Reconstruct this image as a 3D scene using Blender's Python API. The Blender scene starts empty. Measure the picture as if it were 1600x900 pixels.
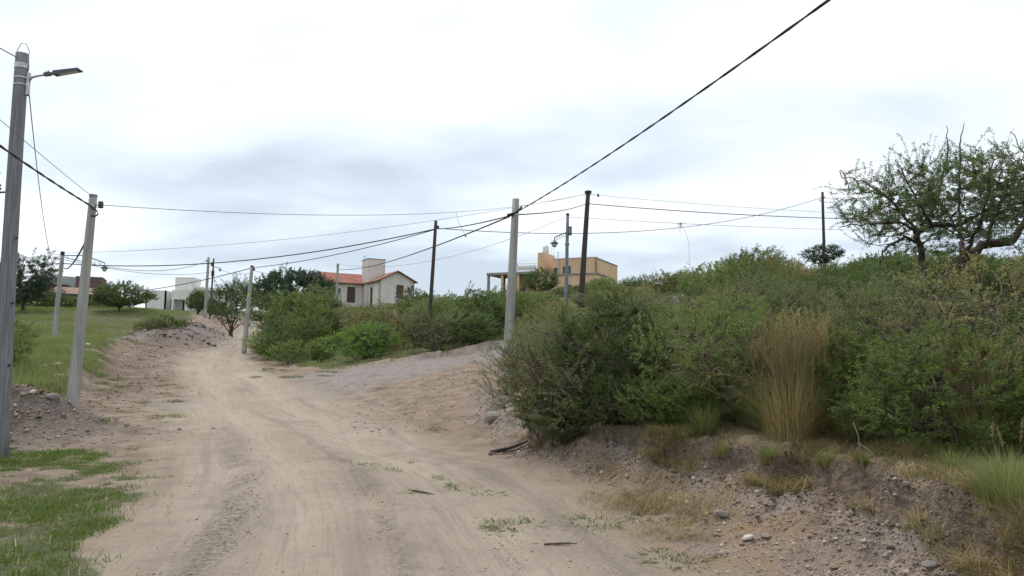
import bpy, math, random
import numpy as np
from mathutils import Vector, Matrix
R = math.radians
rng = np.random.default_rng(7)
random.seed(7)
scene = bpy.context.scene
COL = scene.collection

# ------------------------------------------------------------------ camera
FPX = 1180.0; PITCH = R(5.3); ROLL = R(0.8); EYE = 1.6
fwd = Vector((0, math.cos(PITCH), math.sin(PITCH)))
up0 = Vector((0, -math.sin(PITCH), math.cos(PITCH)))
rt = Vector((1, 0, 0)) * math.cos(ROLL) + up0 * math.sin(ROLL)
upv = -Vector((1, 0, 0)) * math.sin(ROLL) + up0 * math.cos(ROLL)
cam_d = bpy.data.cameras.new('camera'); cam = bpy.data.objects.new('camera', cam_d); COL.objects.link(cam)
cam.matrix_world = Matrix(((rt.x, upv.x, -fwd.x, 0), (rt.y, upv.y, -fwd.y, 0), (rt.z, upv.z, -fwd.z, EYE), (0, 0, 0, 1)))
cam_d.sensor_width = 36; cam_d.lens = FPX / 1600 * 36; cam_d.clip_start = 0.05; cam_d.clip_end = 20000
scene.camera = cam

# ------------------------------------------------------------------ world
W = bpy.data.worlds.new('World'); scene.world = W; W.use_nodes = True
nt = W.node_tree; nt.nodes.clear()
def wn(t, **k):
    n = nt.nodes.new(t)
    for a, b in k.items(): setattr(n, a, b)
    return n
SUN_EL, SUN_AZ = R(58), R(-35)      # azimuth measured from +Y towards +X
out = wn('ShaderNodeOutputWorld'); bg = wn('ShaderNodeBackground'); bg.inputs['Strength'].default_value = 0.1
sky = wn('ShaderNodeTexSky', sky_type='NISHITA', sun_disc=False, sun_elevation=SUN_EL, sun_rotation=SUN_AZ, altitude=700, dust_density=2.0)
tc = wn('ShaderNodeTexCoord'); sep = wn('ShaderNodeSeparateXYZ'); nt.links.new(tc.outputs['Generated'], sep.inputs[0])
absz = wn('ShaderNodeMath', operation='ABSOLUTE'); nt.links.new(sep.outputs['Z'], absz.inputs[0])
addz = wn('ShaderNodeMath', operation='ADD'); nt.links.new(absz.outputs[0], addz.inputs[0]); addz.inputs[1].default_value = 0.24
dx = wn('ShaderNodeMath', operation='DIVIDE'); nt.links.new(sep.outputs['X'], dx.inputs[0]); nt.links.new(addz.outputs[0], dx.inputs[1])
dy = wn('ShaderNodeMath', operation='DIVIDE'); nt.links.new(sep.outputs['Y'], dy.inputs[0]); nt.links.new(addz.outputs[0], dy.inputs[1])
comb = wn('ShaderNodeCombineXYZ'); nt.links.new(dx.outputs[0], comb.inputs[0]); nt.links.new(dy.outputs[0], comb.inputs[1])
mp = wn('ShaderNodeMapping'); nt.links.new(comb.outputs[0], mp.inputs[0]); mp.inputs['Location'].default_value = (5.7, 0.9, 0); mp.inputs['Rotation'].default_value = (0, 0, 0.35); mp.inputs['Scale'].default_value = (0.55, 0.85, 1)
def cloud(scale, detail, rough, dist):
    n = wn('ShaderNodeTexNoise'); nt.links.new(mp.outputs[0], n.inputs['Vector'])
    for k, v in (('Scale', scale), ('Detail', detail), ('Roughness', rough), ('Distortion', dist)): n.inputs[k].default_value = v
    return n.outputs['Fac']
cm = wn('ShaderNodeMix', data_type='FLOAT'); cm.inputs[0].default_value = 0.36
nt.links.new(cloud(1.15, 3.5, .5, .15), cm.inputs[2]); nt.links.new(cloud(2.7, 6, .52, .2), cm.inputs[3])
rp = wn('ShaderNodeValToRGB'); nt.links.new(cm.outputs[0], rp.inputs[0])
e = rp.color_ramp.elements
e[0].position = 0.39; e[0].color = (0.375, 0.43, 0.495, 1); e[1].position = 0.66; e[1].color = (0.78, 0.78, 0.78, 1)
for p_, c_ in ((0.46, (0.485, 0.545, 0.60, 1)), (0.525, (0.575, 0.62, 0.66, 1)), (0.59, (0.655, 0.675, 0.695, 1))): m_ = e.new(p_); m_.color = c_
mul = wn('ShaderNodeVectorMath', operation='SCALE'); nt.links.new(rp.outputs[0], mul.inputs[0]); mul.inputs['Scale'].default_value = 10.8
mix = wn('ShaderNodeMix', data_type='RGBA'); mix.inputs[0].default_value = 0.93
nt.links.new(sky.outputs[0], mix.inputs[6]); nt.links.new(mul.outputs[0], mix.inputs[7])
nt.links.new(mix.outputs[2], bg.inputs['Color']); nt.links.new(bg.outputs[0], out.inputs[0])

# ------------------------------------------------------------------ sun (overcast)
sl = bpy.data.lights.new('sun', 'SUN'); sl.energy = 1.5; sl.angle = R(20); sl.color = (1, 0.96, 0.9)
so = bpy.data.objects.new('sun', sl); COL.objects.link(so)
sd = Vector((math.sin(SUN_AZ) * math.cos(SUN_EL), math.cos(SUN_AZ) * math.cos(SUN_EL), math.sin(SUN_EL)))
so.rotation_euler = (-sd).to_track_quat('-Z', 'Y').to_euler(); so.location = sd * 50
vs = scene.view_settings; vs.view_transform = 'Standard'; vs.look = 'None'; vs.gamma = 1; vs.use_curve_mapping = False; vs.exposure = 0.68

# ------------------------------------------------------------------ helpers
def at(px, py, Y):
    """point on the bearing (px, py) of the 1600x900 photograph at distance Y north of the camera"""
    d = fwd + rt * ((px - 800) / FPX) + upv * ((450 - py) / FPX)
    d = d * (Y / d.y)
    return Vector((d.x, d.y, d.z + EYE))

def tag(o, label=None, cat=None, group=None, kind=None):
    if label: o['label'] = label
    if cat: o['category'] = cat
    if group: o['group'] = group
    if kind: o['kind'] = kind
    return o

def link(name, me, mat=None, parent=None, loc=None):
    o = bpy.data.objects.new(name, me); COL.objects.link(o)
    if mat is not None and me is not None and not me.materials: me.materials.append(mat)
    if parent is not None: o.parent = parent
    if loc is not None: o.location = loc
    return o

def empty(name, loc=(0, 0, 0), rz=0.0):
    o = bpy.data.objects.new(name, None); COL.objects.link(o); o.location = loc; o.rotation_euler = (0, 0, rz)
    o.empty_display_size = 0.2
    return o

def npmesh(name, V, F, attrs=None, smooth=False):
    V = np.asarray(V, np.float32); F = np.asarray(F, np.int32)
    me = bpy.data.meshes.new(name)
    k = F.shape[1]
    me.vertices.add(len(V)); me.vertices.foreach_set('co', V.ravel())
    me.loops.add(F.size); me.loops.foreach_set('vertex_index', F.ravel())
    me.polygons.add(len(F)); me.polygons.foreach_set('loop_start', np.arange(len(F), dtype=np.int32) * k)
    try: me.polygons.foreach_set('loop_total', np.full(len(F), k, np.int32))
    except Exception: pass
    if smooth: me.polygons.foreach_set('use_smooth', np.ones(len(F), bool))
    me.update(calc_edges=True)
    for nme, arr in (attrs or {}).items():
        arr = np.asarray(arr, np.float32)
        if arr.ndim == 1:
            a = me.attributes.new(nme, 'FLOAT', 'POINT'); a.data.foreach_set('value', arr)
        else:
            a = me.attributes.new(nme, 'FLOAT_COLOR', 'POINT'); a.data.foreach_set('color', arr.ravel())
    me.validate()
    return me

class MB:
    """collects boxes, tubes, lathes into one mesh"""
    def __init__(s): s.v = []; s.f = []
    def add(s, V, F):
        b = len(s.v); s.v += [tuple(p) for p in V]; s.f += [tuple(i + b for i in f) for f in F]; return s
    def box(s, x0, x1, y0, y1, z0, z1):
        V = [(x0, y0, z0), (x1, y0, z0), (x1, y1, z0), (x0, y1, z0), (x0, y0, z1), (x1, y0, z1), (x1, y1, z1), (x0, y1, z1)]
        return s.add(V, [(0, 3, 2, 1), (4, 5, 6, 7), (0, 1, 5, 4), (1, 2, 6, 5), (2, 3, 7, 6), (3, 0, 4, 7)])
    def tube(s, P, rad, n=8, caps=True):
        P = [Vector(p) for p in P]
        if not hasattr(rad, '__len__'): rad = [rad] * len(P)
        V = []; F = []
        for i, p in enumerate(P):
            t = (P[min(i + 1, len(P) - 1)] - P[max(i - 1, 0)]).normalized()
            a = t.cross(Vector((0, 0, 1)))
            if a.length < 1e-3: a = t.cross(Vector((0, 1, 0)))
            a.normalize(); b = t.cross(a)
            for k in range(n):
                w = 2 * math.pi * k / n
                V.append(p + (a * math.cos(w) + b * math.sin(w)) * rad[i])
        for i in range(len(P) - 1):
            for k in range(n):
                F.append((i * n + k, i * n + (k + 1) % n, (i + 1) * n + (k + 1) % n, (i + 1) * n + k))
        if caps:
            F.append(tuple(range(n))[::-1]); F.append(tuple((len(P) - 1) * n + k for k in range(n)))
        return s.add(V, F)
    def lathe(s, prof, c=(0, 0, 0), n=14):
        V = []; F = []
        for r, z in prof:
            for k in range(n):
                w = 2 * math.pi * k / n; V.append((c[0] + r * math.cos(w), c[1] + r * math.sin(w), c[2] + z))
        for i in range(len(prof) - 1):
            for k in range(n): F.append((i * n + k, i * n + (k + 1) % n, (i + 1) * n + (k + 1) % n, (i + 1) * n + k))
        F.append(tuple(range(n))[::-1]); F.append(tuple((len(prof) - 1) * n + k for k in range(n)))
        return s.add(V, F)
    def wall(s, w, h, t, holes=(), org=(0, 0, 0), ax=(1, 0), z0=0.0):
        """upright wall from org along ax (plan), thickness t to the left of ax; holes are (u0,u1,z0,z1)"""
        us = sorted({0, w} | {q for o in holes for q in o[:2]}); zs = sorted({z0, h} | {q for o in holes for q in o[2:]})
        nx = (-ax[1], ax[0])
        def pt(u, d, z): return (org[0] + ax[0] * u + nx[0] * d, org[1] + ax[1] * u + nx[1] * d, org[2] + z)
        def solid(i, j):
            if i < 0 or j < 0 or i >= len(us) - 1 or j >= len(zs) - 1: return False
            cu = (us[i] + us[i + 1]) / 2; cz = (zs[j] + zs[j + 1]) / 2
            return not any(o[0] < cu < o[1] and o[2] < cz < o[3] for o in holes)
        for i in range(len(us) - 1):
            for j in range(len(zs) - 1):
                if not solid(i, j): continue
                a, b, c, d = us[i], us[i + 1], zs[j], zs[j + 1]
                q = [[pt(a, 0, c), pt(b, 0, c), pt(b, 0, d), pt(a, 0, d)], [pt(b, t, c), pt(a, t, c), pt(a, t, d), pt(b, t, d)]]
                if not solid(i - 1, j): q.append([pt(a, t, c), pt(a, 0, c), pt(a, 0, d), pt(a, t, d)])
                if not solid(i + 1, j): q.append([pt(b, 0, c), pt(b, t, c), pt(b, t, d), pt(b, 0, d)])
                if not solid(i, j - 1): q.append([pt(a, t, c), pt(b, t, c), pt(b, 0, c), pt(a, 0, c)])
                if not solid(i, j + 1): q.append([pt(a, 0, d), pt(b, 0, d), pt(b, t, d), pt(a, t, d)])
                for k in q: s.add(k, [(0, 1, 2, 3)])
        return s
    def mesh(s, name, smooth=False):
        me = bpy.data.meshes.new(name); me.from_pydata(s.v, [], s.f); me.update()
        if smooth: me.polygons.foreach_set('use_smooth', np.ones(len(me.polygons), bool))
        return me
    def build(s, name, mat, parent=None, smooth=False):
        return link(name, s.mesh(name, smooth), mat, parent)

# ------------------------------------------------------------------ noise (numpy value noise)
def _h(i, j, s):
    n = (i.astype(np.int64) * 374761393 + j.astype(np.int64) * 668265263 + s * 974634777) & 0x7fffffff
    n = ((n ^ (n >> 13)) * 1274126177) & 0x7fffffff
    return ((n ^ (n >> 16)) & 0xffff) / 65535.0
def vn(x, y, s=0):
    xi = np.floor(x); yi = np.floor(y); fx = x - xi; fy = y - yi
    fx = fx * fx * (3 - 2 * fx); fy = fy * fy * (3 - 2 * fy)
    a = _h(xi, yi, s); b = _h(xi + 1, yi, s); c = _h(xi, yi + 1, s); d = _h(xi + 1, yi + 1, s)
    return (a * (1 - fx) + b * fx) * (1 - fy) + (c * (1 - fx) + d * fx) * fy
def fbm(x, y, s=0, o=4):
    t = 0; a = 0.5
    for k in range(o):
        t = t + a * vn(x, y, s + k * 17); x = x * 2.03 + 5.1; y = y * 2.03 + 1.7; a *= 0.5
    return t / (1 - 0.5 ** o)
def sst(a, b, x):
    t = np.clip((x - a) / (b - a), 0, 1); return t * t * (3 - 2 * t)

# ------------------------------------------------------------------ terrain
BY = np.array([-8, 0, 3, 4.6, 5.5, 6.6, 7.9, 8.9, 10.1, 11.3, 13.5, 16.0, 19.0, 21.5, 24])
TOEX = np.array([2.9, 2.5, 2.15, 1.95, 1.75, 1.6, 1.35, 1.15, .75, .3, -.2, -.55, -1.0, -1.2, -1.3])
TOPX = np.array([4.4, 3.9, 3.4, 3.1, 3.05, 3.0, 2.65, 2.0, 1.25, .75, .25, -.05, -.4, -.2, 0.3])
BH = np.array([.7, .7, .66, .62, .62, .60, .54, .48, .38, .30, .26, .25, .22, .1, 0])
def bank(x, y, ragged=1.0):
    a = np.interp(y, BY, TOEX); b = np.interp(y, BY, TOPX); h = np.interp(y, BY, BH, right=0)
    wob = (fbm(x * 0.9, y * 0.9, 3) - 0.5) * 0.7 + (fbm(x * 3.1, y * 3.1, 5, 3) - .5) * .42
    t = (x + wob * ragged - a) / np.maximum(b - a, 0.3)
    p = 0.56 * np.clip(t / .9, 0, 1) ** 1.25 + 0.44 * sst(0.88, 1.0, t)
    return h * p, t
ctrl_px = [(620, 900, 5.4), (300, 880, 5.7), (600, 800, 7.6), (540, 720, 11.2), (470, 660, 17), (400, 620, 25), (350, 585, 35), (345, 561, 47),
           (370, 543, 55), (395, 522, 68), (400, 497, 84), (360, 494, 88), (470, 600, 27), (600, 585, 28), (740, 560, 29), (800, 548, 32),
           (667, 545, 36), (560, 562, 35), (400, 575, 40), (660, 640, 19.5), (760, 602, 22.5), (390, 551, 50),
           (910, 482, 40), (885, 490, 42), (860, 455, 110), (565, 482, 100), (1285, 432, 60), (1500, 500, 13), (1600, 560, 10), (1100, 545, 20), (950, 560, 17),
           (1200, 470, 32), (1050, 480, 30), (1000, 452, 60), (1500, 440, 40), (750, 500, 55), (620, 510, 60), (500, 520, 55),
           (108, 686, 17), (0, 711, 13), (130, 602, 28), (60, 588, 28), (230, 537, 45), (50, 562, 33), (50, 497, 70), (200, 490, 76), (83, 546, 44), (290, 488, 110), (100, 476, 100), (322, 496, 78), (250, 493, 95), (200, 492, 90), (340, 493, 100), (150, 490, 84), (20, 488, 88),
           (1600, 800, 4.6), (1350, 722, 6.8), (1200, 704, 7.9), (1050, 692, 9), (930, 692, 10.2), (860, 690, 11.3), (1180, 900, 5.4), (960, 770, 8.9), (820, 715, 11.8), (760, 682, 15.5), (1800, 900, 4.0), (1450, 690, 7.4), (1250, 650, 9.5)]
CP = [at(*c) for c in ctrl_px]
CP = [(p.x, p.y, p.z) for p in CP] + [(-30, 20, -.4), (-20, 5, -.3), (-6, 6.5, -.02), (-5, 10, -.05), (-15, -10, -.2), (0, -20, .2), (0, 0, 0), (10, -10, .9), (9, 2, 1.2), (16, 5, 2.2), (30, 15, 4.2), (45, 40, 8.5), (-60, 60, 3), (-70, 110, 8), (70, 110, 13), (20, 150, 13), (-30, 150, 10.5), (-60, -20, -1), (60, -20, 5)]
CP = np.array(CP)
def tps_k(d2): return 0.5 * d2 * np.log(d2 + 1e-9)
_n = len(CP)
_r = CP[:, 2] - bank(CP[:, 0], CP[:, 1], 0.0)[0]
_d2 = ((CP[:, None, :2] - CP[None, :, :2]) ** 2).sum(-1)
_A = np.zeros((_n + 3, _n + 3)); _A[:_n, :_n] = tps_k(_d2) + np.eye(_n) * 1.5
_A[:_n, _n] = 1; _A[:_n, _n + 1:] = CP[:, :2]; _A[_n, :_n] = 1; _A[_n + 1:, :_n] = CP[:, :2].T
_w = np.linalg.solve(_A, np.concatenate([_r, [0, 0, 0]]))
def tps(x, y):
    z = _w[_n] + _w[_n + 1] * x + _w[_n + 2] * y
    for i in range(_n): z = z + _w[i] * tps_k((x - CP[i, 0]) ** 2 + (y - CP[i, 1]) ** 2)
    return z
def polydist(x, y, P):
    best = np.full(np.shape(x), 1e9)
    for (ax, ay), (bx, by) in zip(P[:-1], P[1:]):
        L2 = (bx - ax) ** 2 + (by - ay) ** 2
        t = np.clip(((x - ax) * (bx - ax) + (y - ay) * (by - ay)) / L2, 0, 1)
        best = np.minimum(best, np.hypot(x - ax - t * (bx - ax), y - ay - t * (by - ay)))
    return best
def xy(px, py, Y): p = at(px, py, Y); return (p.x, p.y)
MAIN = [(-0.2, -30), (-0.55, 0)] + [xy(*c) for c in [(620, 900, 5.4), (590, 800, 7.6), (530, 720, 11.2), (450, 660, 17), (385, 620, 25), (345, 585, 35), (345, 561, 47), (372, 543, 55), (398, 522, 68), (400, 499, 84), (345, 495, 90), (250, 493, 96)]]
SIDE = [xy(*c) for c in [(400, 622, 25), (500, 597, 27.5), (600, 582, 29), (740, 562, 30.5)]] + [(5, 33), (14, 37), (30, 40)]
GRX_Y = np.array([-20, 0, 5, 6.5, 8.4, 10.5, 12.7, 15, 18, 22, 27, 31, 38, 44, 52, 58, 66, 75, 100])
GRX_X = np.array([-2.8, -2.5, -2.7, -3.2, -3.9, -5.0, -6.5, -9.5, -13, -14.8, -15.4, -16.8, -20.5, -23, -25.6, -28.8, -29, -32, -43])
def height(x, y):
    x = np.asarray(x, float); y = np.asarray(y, float)
    rr = np.hypot(x, y - 30)
    far = sst(110, 260, rr)
    b, t = bank(x, y)
    z = tps(np.clip(x, -150, 150), np.clip(y, -100, 220)) * (1 - far) + 7.0 * far + b
    near = 1 - sst(60, 140, rr)
    dm = polydist(x, y, MAIN); ds = polydist(x, y, SIDE)
    road = np.maximum(1 - sst(1.9, 3.4, dm), 1 - sst(1.3, 2.4, ds))
    # mounds: dirt heap behind the pole, red heap further up
    z = z + 1.15 * np.exp(-(((x + 10.8) / 2.5) ** 2 + ((y - 15.6) / 1.1) ** 2) ** 1.3) * (0.7 + 0.6 * fbm(x * 1.3, y * 1.3, 9))
    hx, hy = xy(282, 522, 56)
    z = z + 1.5 * np.exp(-(((x - hx) / 3.6) ** 2 + ((y - hy) / 4.2) ** 2) ** 1.4) * (0.45 + 1.1 * fbm(x * .75, y * .75, 19))
    # low cut edge between field and road
    ge = np.interp(y, GRX_Y, GRX_X)
    z = z + near * sst(18, 22, y) * 0.4 * (1 - sst(-.3, .5, x - ge + 1.2 * (fbm(x * .5, y * .5, 4) - .5)))
    # spill bank along the far side of the side road
    sx = ds - 2.9
    z = z + near * 0.22 * np.exp(-(sx / .55) ** 2) * (y > np.interp(x, [-14, 10], [30.5, 36])) * (0.4 + 1.2 * fbm(x * .8, y * .8, 6))
    # roughness
    rough = (1 - road)
    z = z + near * ((fbm(x * .55, y * .55, 21) - .5) * (.05 + .16 * rough) + (fbm(x * 2.6, y * 2.6, 22) - .5) * (.012 + .05 * rough))
    inb = sst(-.15, .25, t) * (1 - sst(1.05, 1.5, t)) * (y < 23)
    z = z + inb * ((fbm(x * 5, y * 5, 23, 3) - .5) * .14 + (fbm(x * 1.7, y * 1.7, 24) - .5) * .14 + np.maximum(vn(x * 4.2, y * 4.2, 27) - .62, 0) * .2 + np.maximum(vn(x * 9, y * 9, 28) - .55, 0) * .11 - sst(.75, .95, t) * (1 - sst(.95, 1.1, t)) * .12 * vn(x * 3, y * 3, 29))
    # wheel ruts
    for off in (-.85, .85):
        z = z - near * .022 * np.exp(-((dm - abs(off)) / .22) ** 2) * (.5 + fbm(x * .4, y * .4, 31))
    z = z + near * road * (fbm(x * 7, y * 7, 25, 2) - .5) * .012
    return z
def lane(x, y, P):
    best = np.full(np.shape(x), 1e9); lat = np.zeros(np.shape(x)); alo = np.zeros(np.shape(x)); acc = 0.0
    for (ax, ay), (bx, by) in zip(P[:-1], P[1:]):
        ex, ey = bx - ax, by - ay; L = math.hypot(ex, ey)
        t = np.clip(((x - ax) * ex + (y - ay) * ey) / L ** 2, 0, 1); qx, qy = x - ax - t * ex, y - ay - t * ey; d = np.hypot(qx, qy)
        u = d < best; best = np.where(u, d, best); lat = np.where(u, np.sign(ex * qy - ey * qx) * d, lat); alo = np.where(u, acc + t * L, alo); acc += L
    return lat, alo
TURN = [xy(*c) for c in [(520, 592, 28), (590, 618, 22.5), (632, 655, 17), (662, 705, 12.2), (690, 770, 8.8), (705, 900, 5.4)]]
def gz(x, y): return float(height(np.array([x]), np.array([y]))[0])

def axis(lo, hi, step, flo, fhi, gl, gh):
    a = list(np.arange(flo, fhi + 1e-6, step))
    s = step; v = flo; L = []
    while v > lo: s *= gl; v -= s; L.append(v)
    s = step; v = a[-1]; H = []
    while v < hi: s = s * (gh if v < 130 else 1.15); v += s; H.append(v)
    return np.array(L[::-1] + a + H)
def grow(v, st, k, lim):
    L = []
    while abs(v) < lim: st *= k if abs(v) < 130 else 1.15; v += st; L.append(v)
    return L
gx_left = np.array(grow(-10.5, -.07, 1.045, 4000)[::-1] + list(np.arange(-10.5, .2, .07))); gx_right = np.array(list(np.arange(.2, 4.6, .042)) + grow(4.6, .05, 1.045, 4000))
gxs = np.concatenate([gx_left, gx_right])
gys = axis(-600, 4000, .05, 4.2, 13.0, 1.25, 1.022)
GX, GY = np.meshgrid(gxs, gys); GXf, GYf = GX.ravel(), GY.ravel()
GZ = height(GXf, GYf)
nx_, ny_ = len(gxs), len(gys)
ii = np.arange(nx_ - 1)[None, :] + np.arange(ny_ - 1)[:, None] * nx_
GF = np.stack([ii, ii + 1, ii + nx_ + 1, ii + nx_], -1).reshape(-1, 4)
# material masks: what the soil itself is made of
def masks(x, y):
    dm = polydist(x, y, MAIN); ds = polydist(x, y, SIDE); b, t = bank(x, y)
    n = fbm(x * .8, y * .8, 41); n2 = fbm(x * 2.2, y * 2.2, 42)
    ge = np.interp(y, GRX_Y, GRX_X)
    g = 1 - sst(-.55, .45, x - ge + (n - .5) * np.where(y > 16, 3.4, 2.2) + (n2 - .5) * np.where(y > 16, 1.2, .3))
    lawn = (y < 15.5)
    patch = sst(.36, .50, .6 * fbm(x * .55 + 3, y * 1.5, 43) + .4 * n2 + np.where(x < ge - 2.2, .10, 0.0))
    g = np.where(lawn, g * patch, g * sst(17, 21, y))
    rightg = sst(1.2, 1.9, t) * (y < 24) * (.35 + .5 * sst(.4, .6, n2))
    beyond = (y > np.where(x > -9, np.interp(x, [-14, 10], [31, 36.5]), 24)) * sst(3.2, 4.2, np.minimum(dm, ds)) * (x > ge) * (lane(x, y, MAIN)[0] < 0) * .75
    far = sst(95, 150, np.hypot(x, y))
    g = np.clip(np.maximum.reduce([g, rightg, beyond, far * .8]), 0, 1)
    nar = sst(20, 28, y); road = np.maximum(1 - sst(1.7 - .4 * nar, 3.2 - .9 * nar, dm + (n - .5) * 1.2), 0)
    side = (1 - sst(2.2, 3.7, ds + (n - .5))) * (1 - (1 - sst(1.2, 3.2, dm)))
    bk = sst(-.25, .2, t) * (1 - sst(1.1, 1.5, t)) * (y < 24) * (1 - sst(18, 23, y))
    lip = sst(.66, .9, t + (n2 - .5) * .45) * (1 - sst(1.0, 1.25, t)) * (y < 13) * sst(.2, .5, n + .15)
    ora = np.exp(-((t - .12) / .42) ** 2) * sst(4.2, 6.0, y) * (1 - sst(9.5, 12, y)) * sst(.25, .55, n) + .45 * sst(.1, .3, t) * (1 - sst(.95, 1.1, t)) * (y < 14) * sst(.35, .6, n2)
    heap = np.exp(-(((x + 10.6) / 2.6) ** 2 + ((y - 15.6) / 1.7) ** 2) ** 2)
    hx, hy = xy(282, 522, 56)
    heap2 = np.exp(-(((x - hx) / 3.9) ** 2 + ((y - hy) / 5.5) ** 2) ** 2)
    gravel = np.clip(np.maximum.reduce([side * .9, bk * .6, heap, heap2]), 0, 1)
    verge = sst(-.6, .3, x - ge) * (1 - sst(1.6, 3.6, x - ge + (n - .5) * 2.5)) * (y > 18) * (y < 70)
    dark = np.clip(np.maximum.reduce([lip, heap * .75, heap2 * .4, verge * .8 * sst(.3, .55, n2) * (1 - road)]), 0, 1)
    tri = np.exp(-(((x + .9) / 2.2) ** 2 + ((y - 19) / 6.0) ** 2) ** 2)
    lat = lane(x, y, MAIN)[0]
    ridge = (np.exp(-((lat + .15) / .17) ** 2) + .9 * np.exp(-((lat - 1.35) / .2) ** 2) + .5 * np.exp(-((lat + 1.7) / .3) ** 2)) * sst(.42, .6, fbm(x * 2.2, y * .5, 47)) * (1 - sst(12, 22, y))
    ora = np.clip(np.maximum(ora, .2 * tri * (1 - road)), 0, 1)
    pale = np.maximum.reduce([np.exp(-((lat + .8) / .3) ** 2), np.exp(-((lat - .75) / .3) ** 2), .9 * np.exp(-((polydist(x, y, TURN) - .0) / .2) ** 2) * (y > 9)])
    straw = sst(.97, 1.12, t) * (1 - sst(2.2, 3.2, t)) * (y < 13) * sst(.25, .55, n2 + .1)
    return g, gravel, dark, road, ora, np.clip(ridge, 0, 1), pale, straw
mg, mgr, mdk, mrd, mor, mri, mpa, mst = masks(GXf, GYf)
lat_, alo_ = lane(GXf, GYf, MAIN)
one = np.ones_like(mg)
ground_me = npmesh('ground', np.stack([GXf, GYf, GZ], 1), GF, {'soil': np.stack([mg, mgr, mdk, one], 1), 'soil_b': np.stack([mrd, mor, mri, mst], 1), 'soil_c': np.stack([lat_, alo_, mpa, one], 1)}, smooth=True)

# ------------------------------------------------------------------ materials
def mat(name):
    m = bpy.data.materials.new(name); m.use_nodes = True; m.node_tree.nodes.clear(); return m
class N:
    def __init__(s, m): s.t = m.node_tree
    def n(s, typ, ins=None, **k):
        x = s.t.nodes.new(typ)
        for a, b in k.items(): setattr(x, a, b)
        for a, b in (ins or {}).items():
            if hasattr(b, 'is_output'): s.t.links.new(b, x.inputs[a])
            else: x.inputs[a].default_value = b
        return x
    def mix(s, f, a, b, mode='MIX'):
        x = s.t.nodes.new('ShaderNodeMix'); x.data_type = 'RGBA'; x.blend_type = mode
        for i, v in ((0, f), (6, a), (7, b)):
            if hasattr(v, 'is_output'): s.t.links.new(v, x.inputs[i])
            else: x.inputs[i].default_value = v if i == 0 else (tuple(v) + (1,) if len(v) == 3 else v)
        return x.outputs[2]
    def math(s, op, a, b=0.0, clamp=False):
        x = s.t.nodes.new('ShaderNodeMath'); x.operation = op; x.use_clamp = clamp
        for i, v in ((0, a), (1, b)):
            if hasattr(v, 'is_output'): s.t.links.new(v, x.inputs[i])
            else: x.inputs[i].default_value = v
        return x.outputs[0]
    def noise(s, vec, scale, detail=4, rough=.55, dist=0.0):
        return s.n('ShaderNodeTexNoise', {'Vector': vec, 'Scale': scale, 'Detail': detail, 'Roughness': rough, 'Distortion': dist}).outputs['Fac']
    def step(s, v, a, b):
        return s.n('ShaderNodeMapRange', {'Value': v, 'From Min': a, 'From Max': b}, interpolation_type='SMOOTHSTEP').outputs[0]
    def out(s, sh): s.n('ShaderNodeOutputMaterial', {'Surface': sh})
def plain(name, col, rough=.8, var=.25, scale=3.0, bump=.15, metal=0.0, streak=None, col2=None, spec=.3):
    """weathered surface: two-scale tone variation + fine bump"""
    m = mat(name); g = N(m); tcn = g.n('ShaderNodeTexCoord'); v = tcn.outputs['Object']
    if streak: v = g.n('ShaderNodeMapping', {'Vector': v, 'Scale': streak}).outputs[0]
    a = g.noise(v, scale, 6, .6); b = g.noise(v, scale * 9, 4, .6)
    dk = tuple(c * (1 - var) for c in col); lt = tuple(min(1, c * (1 + var * .6)) for c in col)
    c = g.mix(g.step(a, .32, .68), dk, lt)
    c = g.mix(g.math('MULTIPLY', g.step(b, .35, .7), .35), c, col2 or dk)
    bp = g.n('ShaderNodeBump', {'Strength': bump, 'Distance': .02, 'Height': b}).outputs[0]
    p = g.n('ShaderNodeBsdfPrincipled', {'Base Color': c, 'Roughness': rough, 'Metallic': metal, 'Normal': bp, 'Specular IOR Level': spec})
    g.out(p.outputs[0]); return m
def leafmat(name, ca, cb, cc, trans=.42):
    """ca..cb by leaf, drifting to cc from plant to plant"""
    m = mat(name); g = N(m)
    t = g.n('ShaderNodeAttribute', attribute_name='tone').outputs['Fac']
    oi = g.n('ShaderNodeObjectInfo').outputs['Random']
    c = g.mix(t, ca, cb); c = g.mix(g.math('MULTIPLY', oi, .6), c, cc)
    oi2 = g.math('FRACT', g.math('MULTIPLY', oi, 7.13)); c = g.n('ShaderNodeHueSaturation', {'Color': c, 'Value': g.math('ADD', .84, g.math('MULTIPLY', oi2, .72)), 'Saturation': 1.12}).outputs[0]
    d = g.n('ShaderNodeBsdfPrincipled', {'Base Color': c, 'Roughness': .55, 'Specular IOR Level': .25})
    tr = g.n('ShaderNodeBsdfTranslucent', {'Color': g.mix(.5, c, (.16, .22, .03))})
    mx = g.n('ShaderNodeMixShader', {0: trans, 1: d.outputs[0], 2: tr.outputs[0]})
    g.out(mx.outputs[0]); return m

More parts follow.
